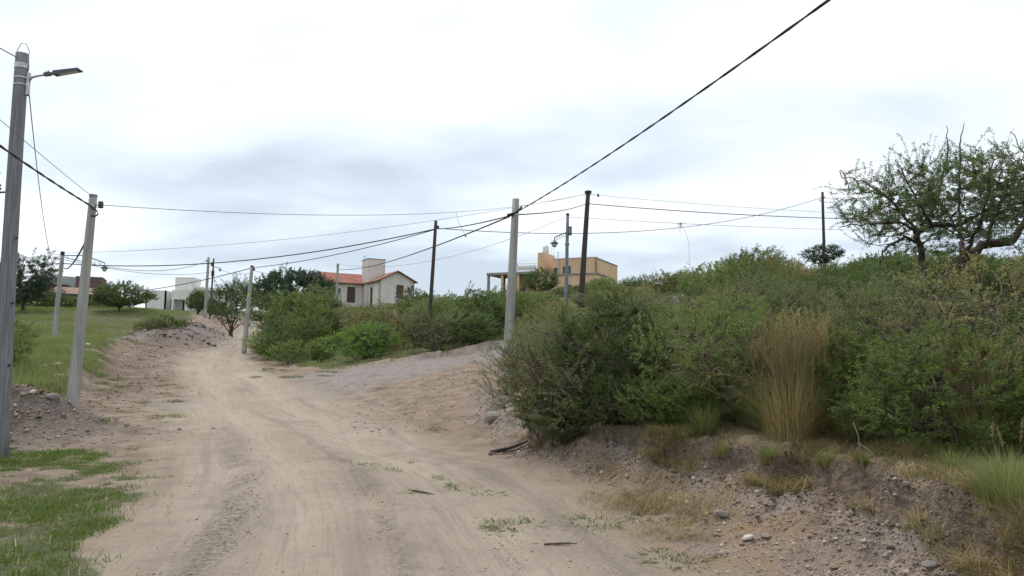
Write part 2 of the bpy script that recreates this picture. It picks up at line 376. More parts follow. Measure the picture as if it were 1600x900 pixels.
def ground_material():
    m = mat('ground_soil'); g = N(m)
    pos = g.n('ShaderNodeNewGeometry').outputs['Position']
    s1 = g.n('ShaderNodeSeparateColor', {0: g.n('ShaderNodeAttribute', attribute_name='soil').outputs['Color']})
    at_b = g.n('ShaderNodeAttribute', attribute_name='soil_b'); s2 = g.n('ShaderNodeSeparateColor', {0: at_b.outputs['Color']})
    grass, gravel, dark = s1.outputs; road, ora, ridge = s2.outputs
    big = g.noise(pos, .35, 5, .6); mid = g.noise(pos, 2.2, 6, .62); fine = g.noise(pos, 22, 5, .65); grit = g.noise(pos, 90, 3, .6)
    sc = g.n('ShaderNodeSeparateColor', {0: g.n('ShaderNodeAttribute', attribute_name='soil_c').outputs['Color']})
    alg = g.n('ShaderNodeCombineXYZ', {0: g.math('MULTIPLY', sc.outputs[0], 3.2), 1: g.math('MULTIPLY', sc.outputs[1], .16)}).outputs[0]
    alg3 = g.n('ShaderNodeCombineXYZ', {0: g.math('MULTIPLY', sc.outputs[0], 26.0), 1: g.math('MULTIPLY', sc.outputs[1], .8)}).outputs[0]; trk3 = g.noise(alg3, 1.0, 5, .7, .3)
    alg2 = g.n('ShaderNodeCombineXYZ', {0: g.math('MULTIPLY', sc.outputs[0], 9.0), 1: g.math('MULTIPLY', sc.outputs[1], .5)}).outputs[0]
    trk = g.noise(alg, 1.0, 5, .55, .3); trk2 = g.noise(alg2, 1.0, 4, .6, .4)
    c = g.mix(g.step(mid, .3, .7), (0.185, 0.140, 0.107), (0.329, 0.254, 0.197))          # loose brown verge
    rc = g.mix(g.step(big, .35, .65), (0.339, 0.278, 0.218), (0.408, 0.341, 0.273))       # packed pale road
    rc = g.mix(g.math('MULTIPLY', g.step(mid, .48, .75), .45), rc, (.215, .170, .135))
    rc = g.mix(g.math('MULTIPLY', g.step(trk, .48, .68), .5), rc, (.235, .190, .152))
    rc = g.mix(g.math('MULTIPLY', sc.outputs[2], g.math('MULTIPLY', g.step(trk2, .25, .7), .6)), rc, (0.477, 0.408, 0.331))
    rc = g.mix(g.math('MULTIPLY', g.step(trk2, .55, .75), .35), rc, (.200, .160, .128))
    rc = g.mix(g.math('MULTIPLY', g.step(trk3, .50, .66), .32), rc, (.205, .165, .132))
    rc = g.mix(g.math('MULTIPLY', g.step(g.noise(pos, 45, 4, .7), .52, .66), .30), rc, (.215, .175, .142))
    c = g.mix(g.math('MAXIMUM', road, g.math('MULTIPLY', sc.outputs[2], .5)), c, rc)
    gv = g.n('ShaderNodeTexVoronoi', {'Vector': pos, 'Scale': 26.0, 'Randomness': 1.0})
    gcol = g.mix(g.n('ShaderNodeSeparateColor', {0: gv.outputs['Color']}).outputs[0], (.200, .170, .156), (.370, .330, .310))
    gm = g.math('MULTIPLY', gravel, g.step(mid, .15, .55))
    c = g.mix(gm, c, gcol)
    c = g.mix(g.math('MULTIPLY', g.step(g.noise(pos, .9, 6, .7), .54, .68), g.math('MULTIPLY', g.math('SUBTRACT', 1.0, road), .55)), c, (.120, .092, .066))
    c = g.mix(g.math('MULTIPLY', ora, g.step(mid, .3, .6)), c, (.285, .198, .128))
    c = g.mix(g.math('MULTIPLY', ridge, g.step(fine, .35, .6)), c, (.185, .152, .125))
    c = g.mix(g.math('MULTIPLY', dark, .7), c, g.mix(g.step(g.noise(pos, 11, 5, .7), .38, .62), (.066, .046, .034), (.215, .158, .118)))
    gc = g.mix(g.step(mid, .35, .65), (.060, .085, .030), (.115, .120, .055))
    c = g.mix(g.math('MULTIPLY', g.step(g.math('ADD', grass, g.math('MULTIPLY', g.math('SUBTRACT', fine, .5), .9)), .3, .75), .85), c, gc)
    c = g.mix(g.math('MULTIPLY', at_b.outputs['Alpha'], g.step(fine, .3, .6)), c, g.mix(mid, (.205, .150, .082), (.330, .260, .150)))
    c = g.mix(g.math('MULTIPLY', g.step(grit, .62, .74), .35), c, (.420, .370, .315))
    c = g.mix(g.math('MULTIPLY', g.step(fine, .64, .76), .5), c, (.105, .078, .058))
    h = g.math('ADD', g.math('MULTIPLY', fine, .6), g.math('MULTIPLY', grit, .35))
    h = g.math('ADD', h, g.math('MULTIPLY', g.math('MULTIPLY', g.math('SUBTRACT', 1.0, gv.outputs['Distance']), gm), .5))
    h = g.math('ADD', h, g.math('MULTIPLY', g.math('MULTIPLY', g.noise(pos, 9, 5, .7), g.math('ADD', dark, g.math('MULTIPLY', gravel, .4))), 2.2))
    bp = g.n('ShaderNodeBump', {'Strength': 1.0, 'Distance': .045, 'Height': h}).outputs[0]
    p = g.n('ShaderNodeBsdfPrincipled', {'Base Color': c, 'Roughness': .95, 'Normal': bp, 'Specular IOR Level': .1})
    g.out(p.outputs[0]); return m

M = {}
M['ground'] = ground_material()
M['leaf_dark'] = leafmat('leaf_dark', (.058, .098, .040), (.130, .182, .074), (.100, .138, .064))
M['leaf_mid'] = leafmat('leaf_mid', (.100, .148, .050), (.215, .275, .100), (.165, .200, .086))
M['leaf_grey'] = leafmat('leaf_grey', (.132, .156, .082), (.250, .275, .152), (.205, .208, .118))
M['leaf_olive'] = leafmat('leaf_olive', (0.178, 0.169, 0.079), (0.330, 0.297, 0.152), (0.277, 0.218, 0.125))
M['leaf_bright'] = leafmat('leaf_bright', (0.094, 0.171, 0.044), (0.193, 0.292, 0.086), (0.143, 0.220, 0.066))
M['leaf_tree'] = leafmat('leaf_tree', (0.063, 0.094, 0.046), (0.144, 0.190, 0.086), (0.098, 0.132, 0.069), .3)
M['leaf_pine'] = leafmat('leaf_pine', (0.026, 0.048, 0.033), (0.066, 0.099, 0.061), (0.044, 0.072, 0.046), .15)
M['grass_lawn'] = leafmat('grass_lawn', (0.047, 0.084, 0.019), (0.116, 0.163, 0.042), (0.084, 0.110, 0.036))
M['grass_field'] = leafmat('grass_field', (0.092, 0.132, 0.045), (0.264, 0.284, 0.132), (0.172, 0.191, 0.087))
M['grass_tall'] = leafmat('grass_tall', (0.099, 0.139, 0.050), (0.284, 0.297, 0.145), (0.198, 0.198, 0.099))
M['grass_dry'] = leafmat('grass_dry', (0.209, 0.165, 0.088), (0.440, 0.358, 0.209), (0.308, 0.248, 0.143), .25)
M['bark'] = plain('bark', (.095, .075, .060), .9, .4, 6, .5, streak=(3, 3, .6))
M['twig'] = plain('twig', (.130, .105, .085), .9, .35, 8, .3)
M['dead'] = plain('dead_twig', (.260, .225, .190), .9, .3, 8, .3)
M['concrete'] = plain('pole_concrete', (.390, .385, .355), .9, .28, 2.0, .25, streak=(4, 4, .35), col2=(.27, .27, .245))
M['greywood'] = plain('weathered_pole_wood', (.235, .235, .250), .9, .35, 3, .4, streak=(9, 9, .35), col2=(.15, .15, .16))
M['darkwood'] = plain('creosoted_wood', (.062, .050, .046), .8, .4, 3, .4, streak=(9, 9, .4), col2=(.11, .075, .06))
M['steelpole'] = plain('painted_steel_pole', (.235, .250, .290), .6, .25, 4, .1, col2=(.16, .17, .20))
M['galv'] = plain('galvanised_steel', (.55, .56, .58), .45, .2, 8, .1, metal=.7)
M['cable'] = plain('cable_rubber', (.035, .034, .036), .6, .3, 10, .1)
M['wire'] = plain('bare_wire', (.16, .16, .165), .5, .2, 10, .05, metal=.3)
M['lampgrey'] = plain('lamp_housing', (.105, .115, .140), .5, .2, 6, .05)
M['lens'] = plain('lamp_glass', (.55, .56, .55), .25, .1, 6, .02)
M['ceramic'] = plain('insulator_ceramic', (.10, .085, .08), .35, .2, 8, .05)
M['white'] = plain('white_render', (.76, .75, .70), .9, .10, 1.2, .1, streak=(1, 1, .4))
M['offwhite_shade'] = plain('offwhite_shaded_render', (.62, .61, .575), .9, .12, 1.2, .1)  # off-white trim; on the side wall, white render with shade put in
M['plaster'] = plain('beige_plaster', (.68, .635, .585), .9, .13, .9, .12, streak=(1, 1, .35), col2=(.50, .46, .42))
M['orange'] = plain('apricot_plaster', (.69, .47, .305), .9, .12, .8, .12, streak=(1, 1, .35), col2=(.58, .39, .25))
M['cement'] = plain('raw_cement', (.30, .295, .28), .9, .25, 1.5, .2)
M['glass'] = plain('window_glass', (.035, .042, .050), .12, .2, 1, .01, spec=.6)
M['shutter'] = plain('brown_shutter', (.115, .075, .055), .7, .3, 4, .1, streak=(1, 1, 12))
M['brick'] = plain('dark_brick', (.145, .098, .085), .9, .3, 4, .3, col2=(.20, .13, .10))
M['tank'] = plain('tank_steel', (.62, .66, .70), .4, .12, 3, .05, metal=.3)
M['stone_pale'] = plain('pale_stone', (.58, .53, .47), .9, .22, 9, .4)
M['stone_grey'] = plain('grey_stone', (.30, .27, .245), .9, .3, 9, .4)
M['stone_brown'] = plain('brown_stone', (.29, .215, .165), .9, .3, 9, .4)
M['clod'] = plain('earth_clod', (.155, .115, .085), .95, .35, 12, .6)
M['hill'] = plain('far_hill_hazed_scrub', (.125, .145, .140), 1, .3, .004, .0)  # scrub green-grey with the bluish fade of distant haze put into the colour
def roofmat():
    m = mat('roof_tiles'); g = N(m); v = g.n('ShaderNodeTexCoord').outputs['Object']
    w1 = g.n('ShaderNodeTexWave', {'Vector': v, 'Scale': 1.6, 'Distortion': .3}, bands_direction='X').outputs['Fac']
    a = g.noise(v, 1.4, 5, .6); b = g.noise(v, 9, 3, .6)
    c = g.mix(g.step(a, .3, .7), (.300, .098, .068), (.410, .165, .120)); c = g.mix(g.math('MULTIPLY', b, .4), c, (.30, .09, .06))
    bp = g.n('ShaderNodeBump', {'Strength': .6, 'Distance': .06, 'Height': w1}).outputs[0]
    g.out(g.n('ShaderNodeBsdfPrincipled', {'Base Color': c, 'Roughness': .85, 'Normal': bp}).outputs[0]); return m
M['roof'] = roofmat()

ground = link('ground', ground_me, M['ground']); tag(ground, kind='structure')

# ------------------------------------------------------------------ far hills
def hills():
    xs = np.linspace(-1900, -250, 120); ys = np.linspace(1500, 2300, 24)
    X, Y = np.meshgrid(xs, ys)
    cx = at(92, 440, 1850).x
    prof = 192 * np.exp(-((X - cx) / 200) ** 2) * (.94 + .12 * fbm(X * .008, Y * .008, 51))
    Z = 3 + prof * np.exp(-((Y - 1900) / 230) ** 2)
    i = np.arange(119)[None, :] + np.arange(23)[:, None] * 120
    F = np.stack([i, i + 1, i + 121, i + 120], -1).reshape(-1, 4)
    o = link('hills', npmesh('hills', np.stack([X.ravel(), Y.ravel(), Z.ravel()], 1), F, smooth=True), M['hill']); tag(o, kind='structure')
hills()

# ------------------------------------------------------------------ vegetation engine
def tubes(paths, n=4):
    """paths: list of (P[k,3], r0, r1) -> V, F"""
    V = []; F = []; b = 0
    ang = np.arange(n) * 2 * np.pi / n
    for P, r0, r1 in paths:
        k = len(P); T = np.gradient(P, axis=0); T /= np.linalg.norm(T, axis=1, keepdims=True) + 1e-9
        ref = np.where(np.abs(T[:, 2:3]) > .9, np.array([[1., 0, 0]]), np.array([[0, 0, 1.]]))
        A = np.cross(T, ref); A /= np.linalg.norm(A, axis=1, keepdims=True) + 1e-9; B = np.cross(T, A)
        r = np.linspace(r0, r1, k)[:, None, None]
        ring = P[:, None, :] + r * (A[:, None, :] * np.cos(ang)[None, :, None] + B[:, None, :] * np.sin(ang)[None, :, None])
        V.append(ring.reshape(-1, 3))
        i = np.arange(k - 1)[:, None] * n; j = np.arange(n)[None, :]; j2 = (j + 1) % n
        F.append(np.stack([i + j, i + j2, i + n + j2, i + n + j], -1).reshape(-1, 4) + b); b += k * n
    return np.concatenate(V), np.concatenate(F)

def curve(a, b, k, wob, g, sag=0.0):
    t = np.linspace(0, 1, k)[:, None]; L = np.linalg.norm(b - a)
    P = a * (1 - t) + b * t
    off = g.normal(0, wob * L, 3); off2 = g.normal(0, wob * L * .5, 3)
    P = P + np.sin(np.pi * t) * off + np.sin(2 * np.pi * t) * off2
    P[:, 2] += (sag * L * np.sin(np.pi * t))[:, 0]
    return P

def leaves(P, D, ln, wd, g, tone):
    """diamond leaves at P pointing along D"""
    n = len(P); D = D / (np.linalg.norm(D, axis=1, keepdims=True) + 1e-9)
    S = np.cross(D, g.normal(size=(n, 3))); S /= np.linalg.norm(S, axis=1, keepdims=True) + 1e-9
    l = ln * g.uniform(.6, 1.3, (n, 1)); w = wd * g.uniform(.7, 1.25, (n, 1))
    m = P + D * l * .45
    V = np.stack([P, m + S * w * .5, P + D * l, m - S * w * .5], 1).reshape(-1, 3)
    F = np.arange(n * 4).reshape(n, 4)
    return V, F, np.repeat(tone, 4)

def plant(seed, H, RX, n1=10, n2=70, n3=600, lpt=30, ln=.04, wd=.018, base_r=.12, zc=.52, zr=.5, stem=.03, lobes=6, lobe=.35, twig=.0035, fold=.6, trunk=None, bare=.0, shell=.5, limbs=None, spike=0.0, upright=.25, zmin=.06):
    g = np.random.default_rng(seed)
    LD = g.normal(size=(lobes, 3)); LD /= np.linalg.norm(LD, axis=1, keepdims=True); LA = g.uniform(-.6, 1, lobes) * lobe
    C = np.array([0, 0, H * zc]); S = np.array([RX, RX, H * zr])
    def sample(n, lo, hi, pw=1.0):
        d = g.normal(size=(n, 3)); d /= np.linalg.norm(d, axis=1, keepdims=True)
        k = 1 + (np.exp(-(1 - d @ LD.T) * 5) * LA).sum(1)
        r = lo + (hi - lo) * g.random(n) ** pw
        P = C + d * (r * k)[:, None] * S
        P[:, 2] = np.maximum(P[:, 2], H * zmin * g.uniform(.5, 2.5, n))
        return P
    paths = []; nodes = []
    if limbs is not None:
        for P, r0, r1 in limbs:
            P = np.asarray(P, float); q = np.linspace(0, len(P) - 1, len(P) * 4)
            PP = np.stack([np.interp(q, np.arange(len(P)), P[:, c]) for c in range(3)], 1) + g.normal(0, .012, (len(q), 3))
            paths.append((PP, r0, r1)); nodes.append(PP)
    else:
        src = None
        if trunk:
            th, tr = trunk; tp = curve(np.zeros(3), np.array([g.normal(0, .08) * th, g.normal(0, .08) * th, th]), 8, .05, g)
            tp[0, 2] -= .1
            paths.append((tp, tr, tr * .7)); src = tp[4:]
        for q in sample(n1, .25, .75):
            if src is None: a = np.array([g.normal(0, base_r), g.normal(0, base_r), -.06])
            else: a = src[g.integers(len(src))]
            P = curve(a, q, 7, .09, g, .06); paths.append((P, stem, stem * .4)); nodes.append(P[2:])
    nd = np.concatenate(nodes)
    def attach(T, rise):
        dd = np.linalg.norm(T[:, None] - nd[None], axis=2) + np.maximum(0, nd[None, :, 2] - T[:, None, 2]) * rise
        return nd[dd.argmin(1)]
    T2 = sample(n2, .35, .88); A2 = attach(T2, .8); n2l = []
    for a, b in zip(A2, T2):
        P = curve(a, b, 6, .10, g, .05); paths.append((P, stem * .42, twig * 1.6)); n2l.append(P[1:])
    nd = np.concatenate(n2l)
    T3 = sample(n3, shell, 1.0, .7); A3 = attach(T3, .8)
    LP = []; LDir = []; LT = []; bares = []
    cl = g.random(n3)
    for i, (a, b) in enumerate(zip(A3, T3)):
        dv = b - a; L = np.linalg.norm(dv)
        if L < 1e-3: continue
        mx = .30 * H
        if L > mx: a = b - dv / L * mx; L = mx
        dv = dv / L
        if spike and g.random() < spike: b = b + (dv * .6 + np.array([0, 0, .6])) * g.uniform(.06, .16) * H
        else: b = b + np.array([0, 0, upright * L])
        P = curve(a, b, 5, .08, g); paths.append((P, twig, twig * .4))
        if g.random() < bare: continue
        k = max(3, int(lpt * g.uniform(.6, 1.4))); t = .15 + .87 * g.random(k) ** .8; t = np.minimum(t, 1) * 4
        i0 = np.minimum(t.astype(int), 3); fr = (t - i0)[:, None]
        pp = P[i0] * (1 - fr) + P[i0 + 1] * fr
        td = (P[4] - P[0]) / (np.linalg.norm(P[4] - P[0]) + 1e-9)
        dr = g.normal(size=(k, 3)); dr /= np.linalg.norm(dr, axis=1, keepdims=True)
        LP.append(pp + dr * ln * .25); LDir.append(dr * fold + td * (1 - fold) + np.array([0, 0, .12]))
        LT.append(np.clip(cl[i] * .5 + g.random(k) * .5, 0, 1))
    tv, tf = tubes(paths, 4)
    lv, lf, lt = leaves(np.concatenate(LP), np.concatenate(LDir), ln, wd, g, np.concatenate(LT))
    return npmesh('stem_mesh', tv, tf, smooth=True), npmesh('foliage_mesh', lv, lf, {'tone': lt})

def put_plant(name, proto, x, y, mats, label, cat, group=None, s=1.0, sz=None, rz=None, sink=.04, part='foliage', stem='stem', z=None):
    o = empty(name, (x, y, (gz(x, y) if z is None else z) - sink), random.uniform(0, 6.28) if rz is None else rz)
    o.scale = (s, s, s if sz is None else sz)
    tag(o, label, cat, group)
    for me, nm, mt in ((proto[0], stem, mats[1]), (proto[1], part, mats[0])):
        c = bpy.data.objects.new(nm, me); COL.objects.link(c); c.parent = o
        if not me.materials: me.materials.append(None)
        c.material_slots[0].link = 'OBJECT'; c.material_slots[0].material = mt
    return o

def blades(roots, hgt, width, lean, g, seg=2, curl=.5, tone=None, dirs=None):
    n = len(roots); a = g.uniform(0, 2 * np.pi, n) if dirs is None else dirs
    D = np.stack([np.cos(a), np.sin(a), np.zeros(n)], 1); S = np.stack([-np.sin(a), np.cos(a), np.zeros(n)], 1)
    h = hgt[:, None]; w = width[:, None]; l = lean[:, None]
    rows = []
    for k in range(seg + 1):
        t = k / seg
        c = roots + np.array([0, 0, 1]) * h * (t - .25 * curl * l * t * t) + D * h * l * t ** (1 + curl)
        if k < seg: rows += [c - S * w * .5 * (1 - .55 * t), c + S * w * .5 * (1 - .55 * t)]
        else: rows += [c]
    V = np.stack(rows, 1); m = V.shape[1]
    b = np.arange(n)[:, None] * m; tri = []
    for k in range(seg - 1):
        tri += [[2 * k, 2 * k + 1, 2 * k + 3], [2 * k, 2 * k + 3, 2 * k + 2]]
    tri += [[2 * seg - 2, 2 * seg - 1, 2 * seg]]
    F = np.concatenate([b + np.array(q)[None, :] for q in tri])
    tone = g.random(n) if tone is None else tone
    return V.reshape(-1, 3), F, np.repeat(tone, m)

exec_parts = []
# ------------------------------------------------------------------ poles
PO = {}
def pole_axis(base, top, k=9, bow=0.0):
    P = []
    for i in range(k):
        t = i / (k - 1); P.append(base.lerp(top, t) + Vector((bow * math.sin(math.pi * t), 0, 0)))
    return P
def pole(key, name, bpx, tpx, Y, r0, r1, material, label, group=None, n=14, bow=0.0, bury=.35):
    b = at(bpx[0], bpx[1], Y); b.z = gz(b.x, b.y)
    t = at(tpx[0], tpx[1], Y)
    o = empty(name, b); tag(o, label, 'utility pole', group)
    d = (t - b).normalized(); P = pole_axis(-d * bury, t - b, 10, bow)
    mb = MB(); mb.tube(P, [r0 + (r1 - r0) * i / 9 for i in range(10)], n); mb.build('shaft', material, o, True).data.polygons[-1].use_smooth = False
    PO[key] = (o, b, t, d, r0, r1)
    return o, t - b, d
def ring(o, c, d, r, h, m, name='band'):
    MB().tube([c - d * h / 2, c + d * h / 2], r, 14).build(name, m, o)
def insulator(o, c, m=None, s=1.0):
    MB().lathe([(.015 * s, -.05 * s), (.045 * s, -.04 * s), (.03 * s, -.015 * s), (.05 * s, 0), (.03 * s, .02 * s), (.045 * s, .035 * s), (.02 * s, .06 * s)], c, 10).build('insulator', m or M['ceramic'], o, True)

# big wooden pole with LED street lamp
o, T, d = pole('big', 'utility_pole', (0, 712), (35, 84), 13, .135, .105, M['greywood'], 'thick grey wooden pole carrying an arm with a flat LED street lamp', bow=-.03)
for k, h_ in ((-.26, .09), (-.5, .022), (-.64, .022)): ring(o, T + d * k * .9, d, .116, h_, M['galv'])
px = Vector((1, 0, 0))
MB().box(-.02, .02, -.03, .03, -.2, .2).build('arm_bracket', M['galv'], o).location = T - d * .55 + px * .135
arm0 = T - d * .52 + px * .14
MB().tube([arm0 - d * .25, arm0 + d * .02, arm0 + px * .05 + d * .09, arm0 + px * .14 + d * .115, arm0 + px * .30 + d * .15], .022, 8).build('lamp_arm', M['galv'], o, True)
hd = arm0 + px * .27 + d * .145
def lamp_head(o, hd):
    ux = Vector((.985, 0, .16)) * .66; uz = Vector((-.16, 0, .985)) * .66; K = .5
    def pb(nm, sec, m):
        mb = MB(); V = []; F = []
        for (u, w, z0, z1) in sec:
            for (yy, zz) in ((-w, z0), (w, z0), (w, z1), (-w, z1)): V.append(hd + ux * u + uz * zz + Vector((0, yy * K, 0)))
        for i in range(len(sec) - 1):
            for k in range(4): F.append((i * 4 + k, i * 4 + (k + 1) % 4, i * 4 + 4 + (k + 1) % 4, i * 4 + 4 + k))
        F.append((3, 2, 1, 0)); b = (len(sec) - 1) * 4; F.append((b, b + 1, b + 2, b + 3))
        return mb.add(V, F).build(nm, m, o)
    h = pb('lamp_head', [(-.02, .03, -.03, .03), (.0, .05, -.05, .045), (.16, .055, -.05, .05), (.21, .04, -.03, .02), (.24, .05, -.045, .03), (.27, .12, -.07, .045), (.45, .13, -.06, .035), (.95, .13, -.045, .02), (1.0, .12, -.05, -.03)], M['lampgrey'])
    l = pb('lens', [(.42, .10, -.068, -.062), (.9, .10, -.053, -.047)], M['lens']); l.parent = h
    for q_ in (.06, .12): MB().tube([hd + ux * q_ + uz * .04, hd + ux * q_ + uz * .10], .01, 6).build('clamp_bolt', M['galv'], o)
lamp_head(o, hd)
loop = [T - d * .02 - px * .08 + d * .0]
MB().tube([T + px * (-.10) - d * .08, T + px * -.09 + d * .08, T + px * -.03 + d * .19, T + px * .06 + d * .18, T + px * .12 + d * .05, T + px * .125 - d * .2, T + px * .11 - d * .42], .006, 6).build('wire_loop', M['wire'], o, True)
kc = T - d * 2.5 - px * .25
MB().tube([kc + px * .15, kc - px * .22 - d * .02], .016, 6).build('clamp_arm', M['cable'], o)
insulator(o, kc - px * .08 + d * .06, s=1.8)
MB().tube([kc - px * .08 + d * .1, kc - px * .08 + d * .34], .008, 6).box(kc.x - .14, kc.x + -.02, kc.y - .01, kc.y + .01, kc.z + .33, kc.z + .345).build('spike', M['galv'], o)
for q in (.22, .37, .53): MB().lathe([(.02, -.02), (.028, 0), (.02, .02)], tuple(T * q + px * .115 + Vector((0, -.06, 0))), 8).build('knot', M['darkwood'], o)

# concrete pole left of the road
o, T, d = pole('L', 'utility_pole', (108, 687), (146, 304), 17, .145, .083, M['concrete'], 'leaning round concrete pole standing at the edge of the heap of dug earth')
insulator(o, T + px * .19 - d * .24, s=1.5); MB().tube([T - d * .24 + px * .07, T - d * .24 + px * .19], .012, 6).build('insulator_pin', M['galv'], o)
MB().tube([T + px * x_ + d * z_ + Vector((0, -.09, 0)) for x_, z_ in ((-.12, -.2), (0, -.27), (.08, -.34), (.17, -.4), (.2, -.47), (.14, -.52), (.05, -.5))], .018, 6).build('cable_loop', M['cable'], o, True)
ring(o, T - d * .27, d, .093, .05, M['galv']); ring(o, T - d * .03, d, .088, .05, M['cement'])
# concrete pole at the thicket
o, T, d = pole('R', 'utility_pole', (791, 645), (806, 311), 20, .150, .095, M['concrete'], 'square-topped concrete pole rising out of the shrubs at the corner of the side track')
MB().box(-.16, .0, -.03, .03, -.03, .03).build('cable_clamp', M['cable'], o).location = T + Vector((-.07, -.1, -.46))
ring(o, T - d * .42, d, .106, .05, M['galv']); ring(o, T - d * 3.3, d, .133, .04, M['cement']); ring(o, T - d * 2.6, d, .127, .04, M['cement'])
MB().tube([T + Vector((-.2, -.13, -.45)), T + Vector((-.05, -.14, -.42)), T + Vector((.07, -.12, -.35)), T + Vector((.16, -.06, -.22))], .028, 7).build('cable_loop', M['cable'], o, True)
# black wooden pole beside the side track
o, T, d = pole('B1', 'utility_pole', (667, 546), (681, 345), 36, .105, .075, M['darkwood'], 'slim black wooden pole on the far verge of the side track', bow=.02)
insulator(o, T + px * .12 - d * .32, s=1.6)
# black pole in the thicket
o, T, d = pole('B2', 'utility_pole', (907, 488), (919, 300), 40, .17, .115, M['darkwood'], 'tall black pole with a capped top standing in the thicket beside the apricot house')
MB().lathe([(.12, -.1), (.19, -.06), (.19, .04), (.12, .07)], tuple(T), 12).build('cap', M['darkwood'], o)
insulator(o, T + px * .55 - d * .18, s=1.5); MB().tube([T - d * .15, T - d * .16 + px * .55], .012, 6).build('insulator_pin', M['galv'], o)
# steel pole with hanging lantern
o, T, d = pole('S', 'utility_pole', (884, 500), (887, 335), 42, .115, .085, M['steelpole'], 'grey steel pole with a hanging lantern on a short scrolled arm')
MB().lathe([(.09, -.06), (.11, 0), (.09, .05)], tuple(T), 12).build('cap', M['darkwood'], o)
ring(o, T - d * 1.7, d, .125, .12, M['steelpole'], 'collar')
MB().box(-.09, .09, -.12, .02, -.25, .25).build('control_box', M['steelpole'], o).location = T - d * .95 + px * .16
A0 = T - d * 1.0; A1 = T - d * 1.32 - px * .72
MB().tube([A0, A1], .03, 6).build('lamp_arm', M['lampgrey'], o)
mb = MB()
for k in range(6):
    c = A0.lerp(A1, (k + .5) / 6); MB().tube([c, c - d * .14 - px * .05, c - d * .2 + px * .03, c - d * .13 + px * .06], .016, 5).build('scroll', M['lampgrey'], o)
def lantern(o, c, s=1.0, name='lantern'):
    l = MB().tube([c, c - Vector((0, 0, .2 * s))], .02 * s, 6).lathe([(.03 * s, -.16 * s), (.09 * s, -.2 * s), (.12 * s, -.26 * s), (.24 * s, -.32 * s), (.24 * s, -.35 * s), (.15 * s, -.37 * s)], tuple(c), 14).build(name, M['lampgrey'], o, True)
    MB().lathe([(.14 * s, -.372 * s), (.16 * s, -.42 * s), (.12 * s, -.52 * s), (.03 * s, -.57 * s)], tuple(c), 14).build('globe', M['lens'], l, True)
lantern(o, A1)
# pole on the crest to the right
o, T, d = pole('C', 'utility_pole', (1289, 434), (1285, 300), 60, .13, .10, M['darkwood'], 'thin dark pole on the crest behind the flat-topped little tree')
insulator(o, T - d * .45 + px * .12, s=1.5)
# concrete pole on the bend
o, T, d = pole('P', 'utility_pole', (381, 552), (394, 415), 50, .165, .105, M['concrete'], 'concrete pole with a small yellow tag at the bend of the road')
MB().box(-.07, .07, -.01, .0, -.12, .12).build('tag_plate', plain('yellow_tag', (.62, .52, .10), .6, .2), o).location = T * .66 + Vector((-.0, -.15, 0))
insulator(o, T + px * .16 - d * .25, s=1.5); ring(o, T - d * .05, d, .115, .1, M['darkwood'])
# concrete pole in the grass field with lantern arm
o, T, d = pole('F', 'utility_pole', (83, 547), (98, 393), 44, .155, .10, M['concrete'], 'leaning concrete pole in the tall grass with a long lantern arm')
ring(o, T - d * .12, d, .112, .22, M['darkwood'], 'cap')
A1 = at(164, 411, 44) - PO['F'][1]
MB().tube([T - d * .25, (T + A1) / 2 + Vector((0, 0, .12)), A1], .03, 6).build('lamp_arm', M['lampgrey'], o)
mb = MB()
for k in range(7):
    c = (T - d * .25).lerp(A1, (k + 1) / 8); MB().tube([c + Vector((0, 0, .06)), c - Vector((.05, 0, .1)), c - Vector((-.04, 0, .15)), c - Vector((-.08, 0, .06))], .014, 5).build('scroll', M['lampgrey'], o)
lantern(o, A1, .9)
# two far poles before the white house
o, T, d = pole('W1', 'utility_pole', (320, 497), (326, 402), 78, .17, .12, M['concrete'], 'pale concrete pole beside the white flat-roofed house')
insulator(o, T - px * .2 - d * .35, s=1.6)
o, T, d = pole('W2', 'utility_pole', (328, 499), (334, 404), 80, .10, .08, M['darkwood'], 'dark thin pole with a short lamp arm beside the white house')
MB().tube([T - d * .9, T - d * .95 + px * .75], .025, 6).build('lamp_arm', M['lampgrey'], o); lantern(o, T - d * .93 + px * .75, .8)
MB().box(-.14, .14, -.1, .1, -.2, .2).build('control_box', M['darkwood'], o).location = T - d * .6 - px * .1
MB().box(-.13, .13, -.1, .1, -.3, .3).build('control_box', M['darkwood'], o).location = T - d * 1.6
# pole by the red roofed house
o, T, d = pole('H', 'utility_pole', (524, 490), (528, 412), 70, .13, .10, M['concrete'], 'short concrete pole before the red tiled roof')
ring(o, T - d * .2, d, .115, .4, M['cement'], 'cap')

# ------------------------------------------------------------------ cables
def top(k, drop=0.0, dx=0.0): b = PO[k]; return b[2] - b[3] * drop + px * dx
def cat(a, b, sag, n=22):
    return [a.lerp(b, i / n) - Vector((0, 0, 4 * sag * (i / n) * (1 - i / n))) for i in range(n + 1)]
def cable(a, b, sag, r, label, m='cable', name='power_cable', twist=False, group=None):
    P = cat(a, b, sag, 120 if twist else 24)
    mb = MB()
    if twist:
        dv = (b - a).normalized(); s_ = dv.cross(Vector((0, 0, 1))).normalized(); u_ = s_.cross(dv)
        L = (b - a).length
        for q in range(2):
            mb.tube([p + (s_ * math.cos(w) + u_ * math.sin(w)) * r * .45 for i, p in enumerate(P) for w in [i / 120 * L * 5 + q * math.pi]], r * .7, 5)
    else: mb.tube(P, r, 5)
    o = mb.build(name, M[m], None, True)
    tag(o, label, 'cable', group); return o
cable(top('R', .32, .1), Vector((6.9, -7.2, 6.1)), .45, .016, 'thick twisted black cable climbing overhead from the corner concrete pole', twist=True)
cable(top('R', .46, -.15), top('B1', .40), .08, .020, 'thick black cable from the corner concrete pole to the slim black pole')
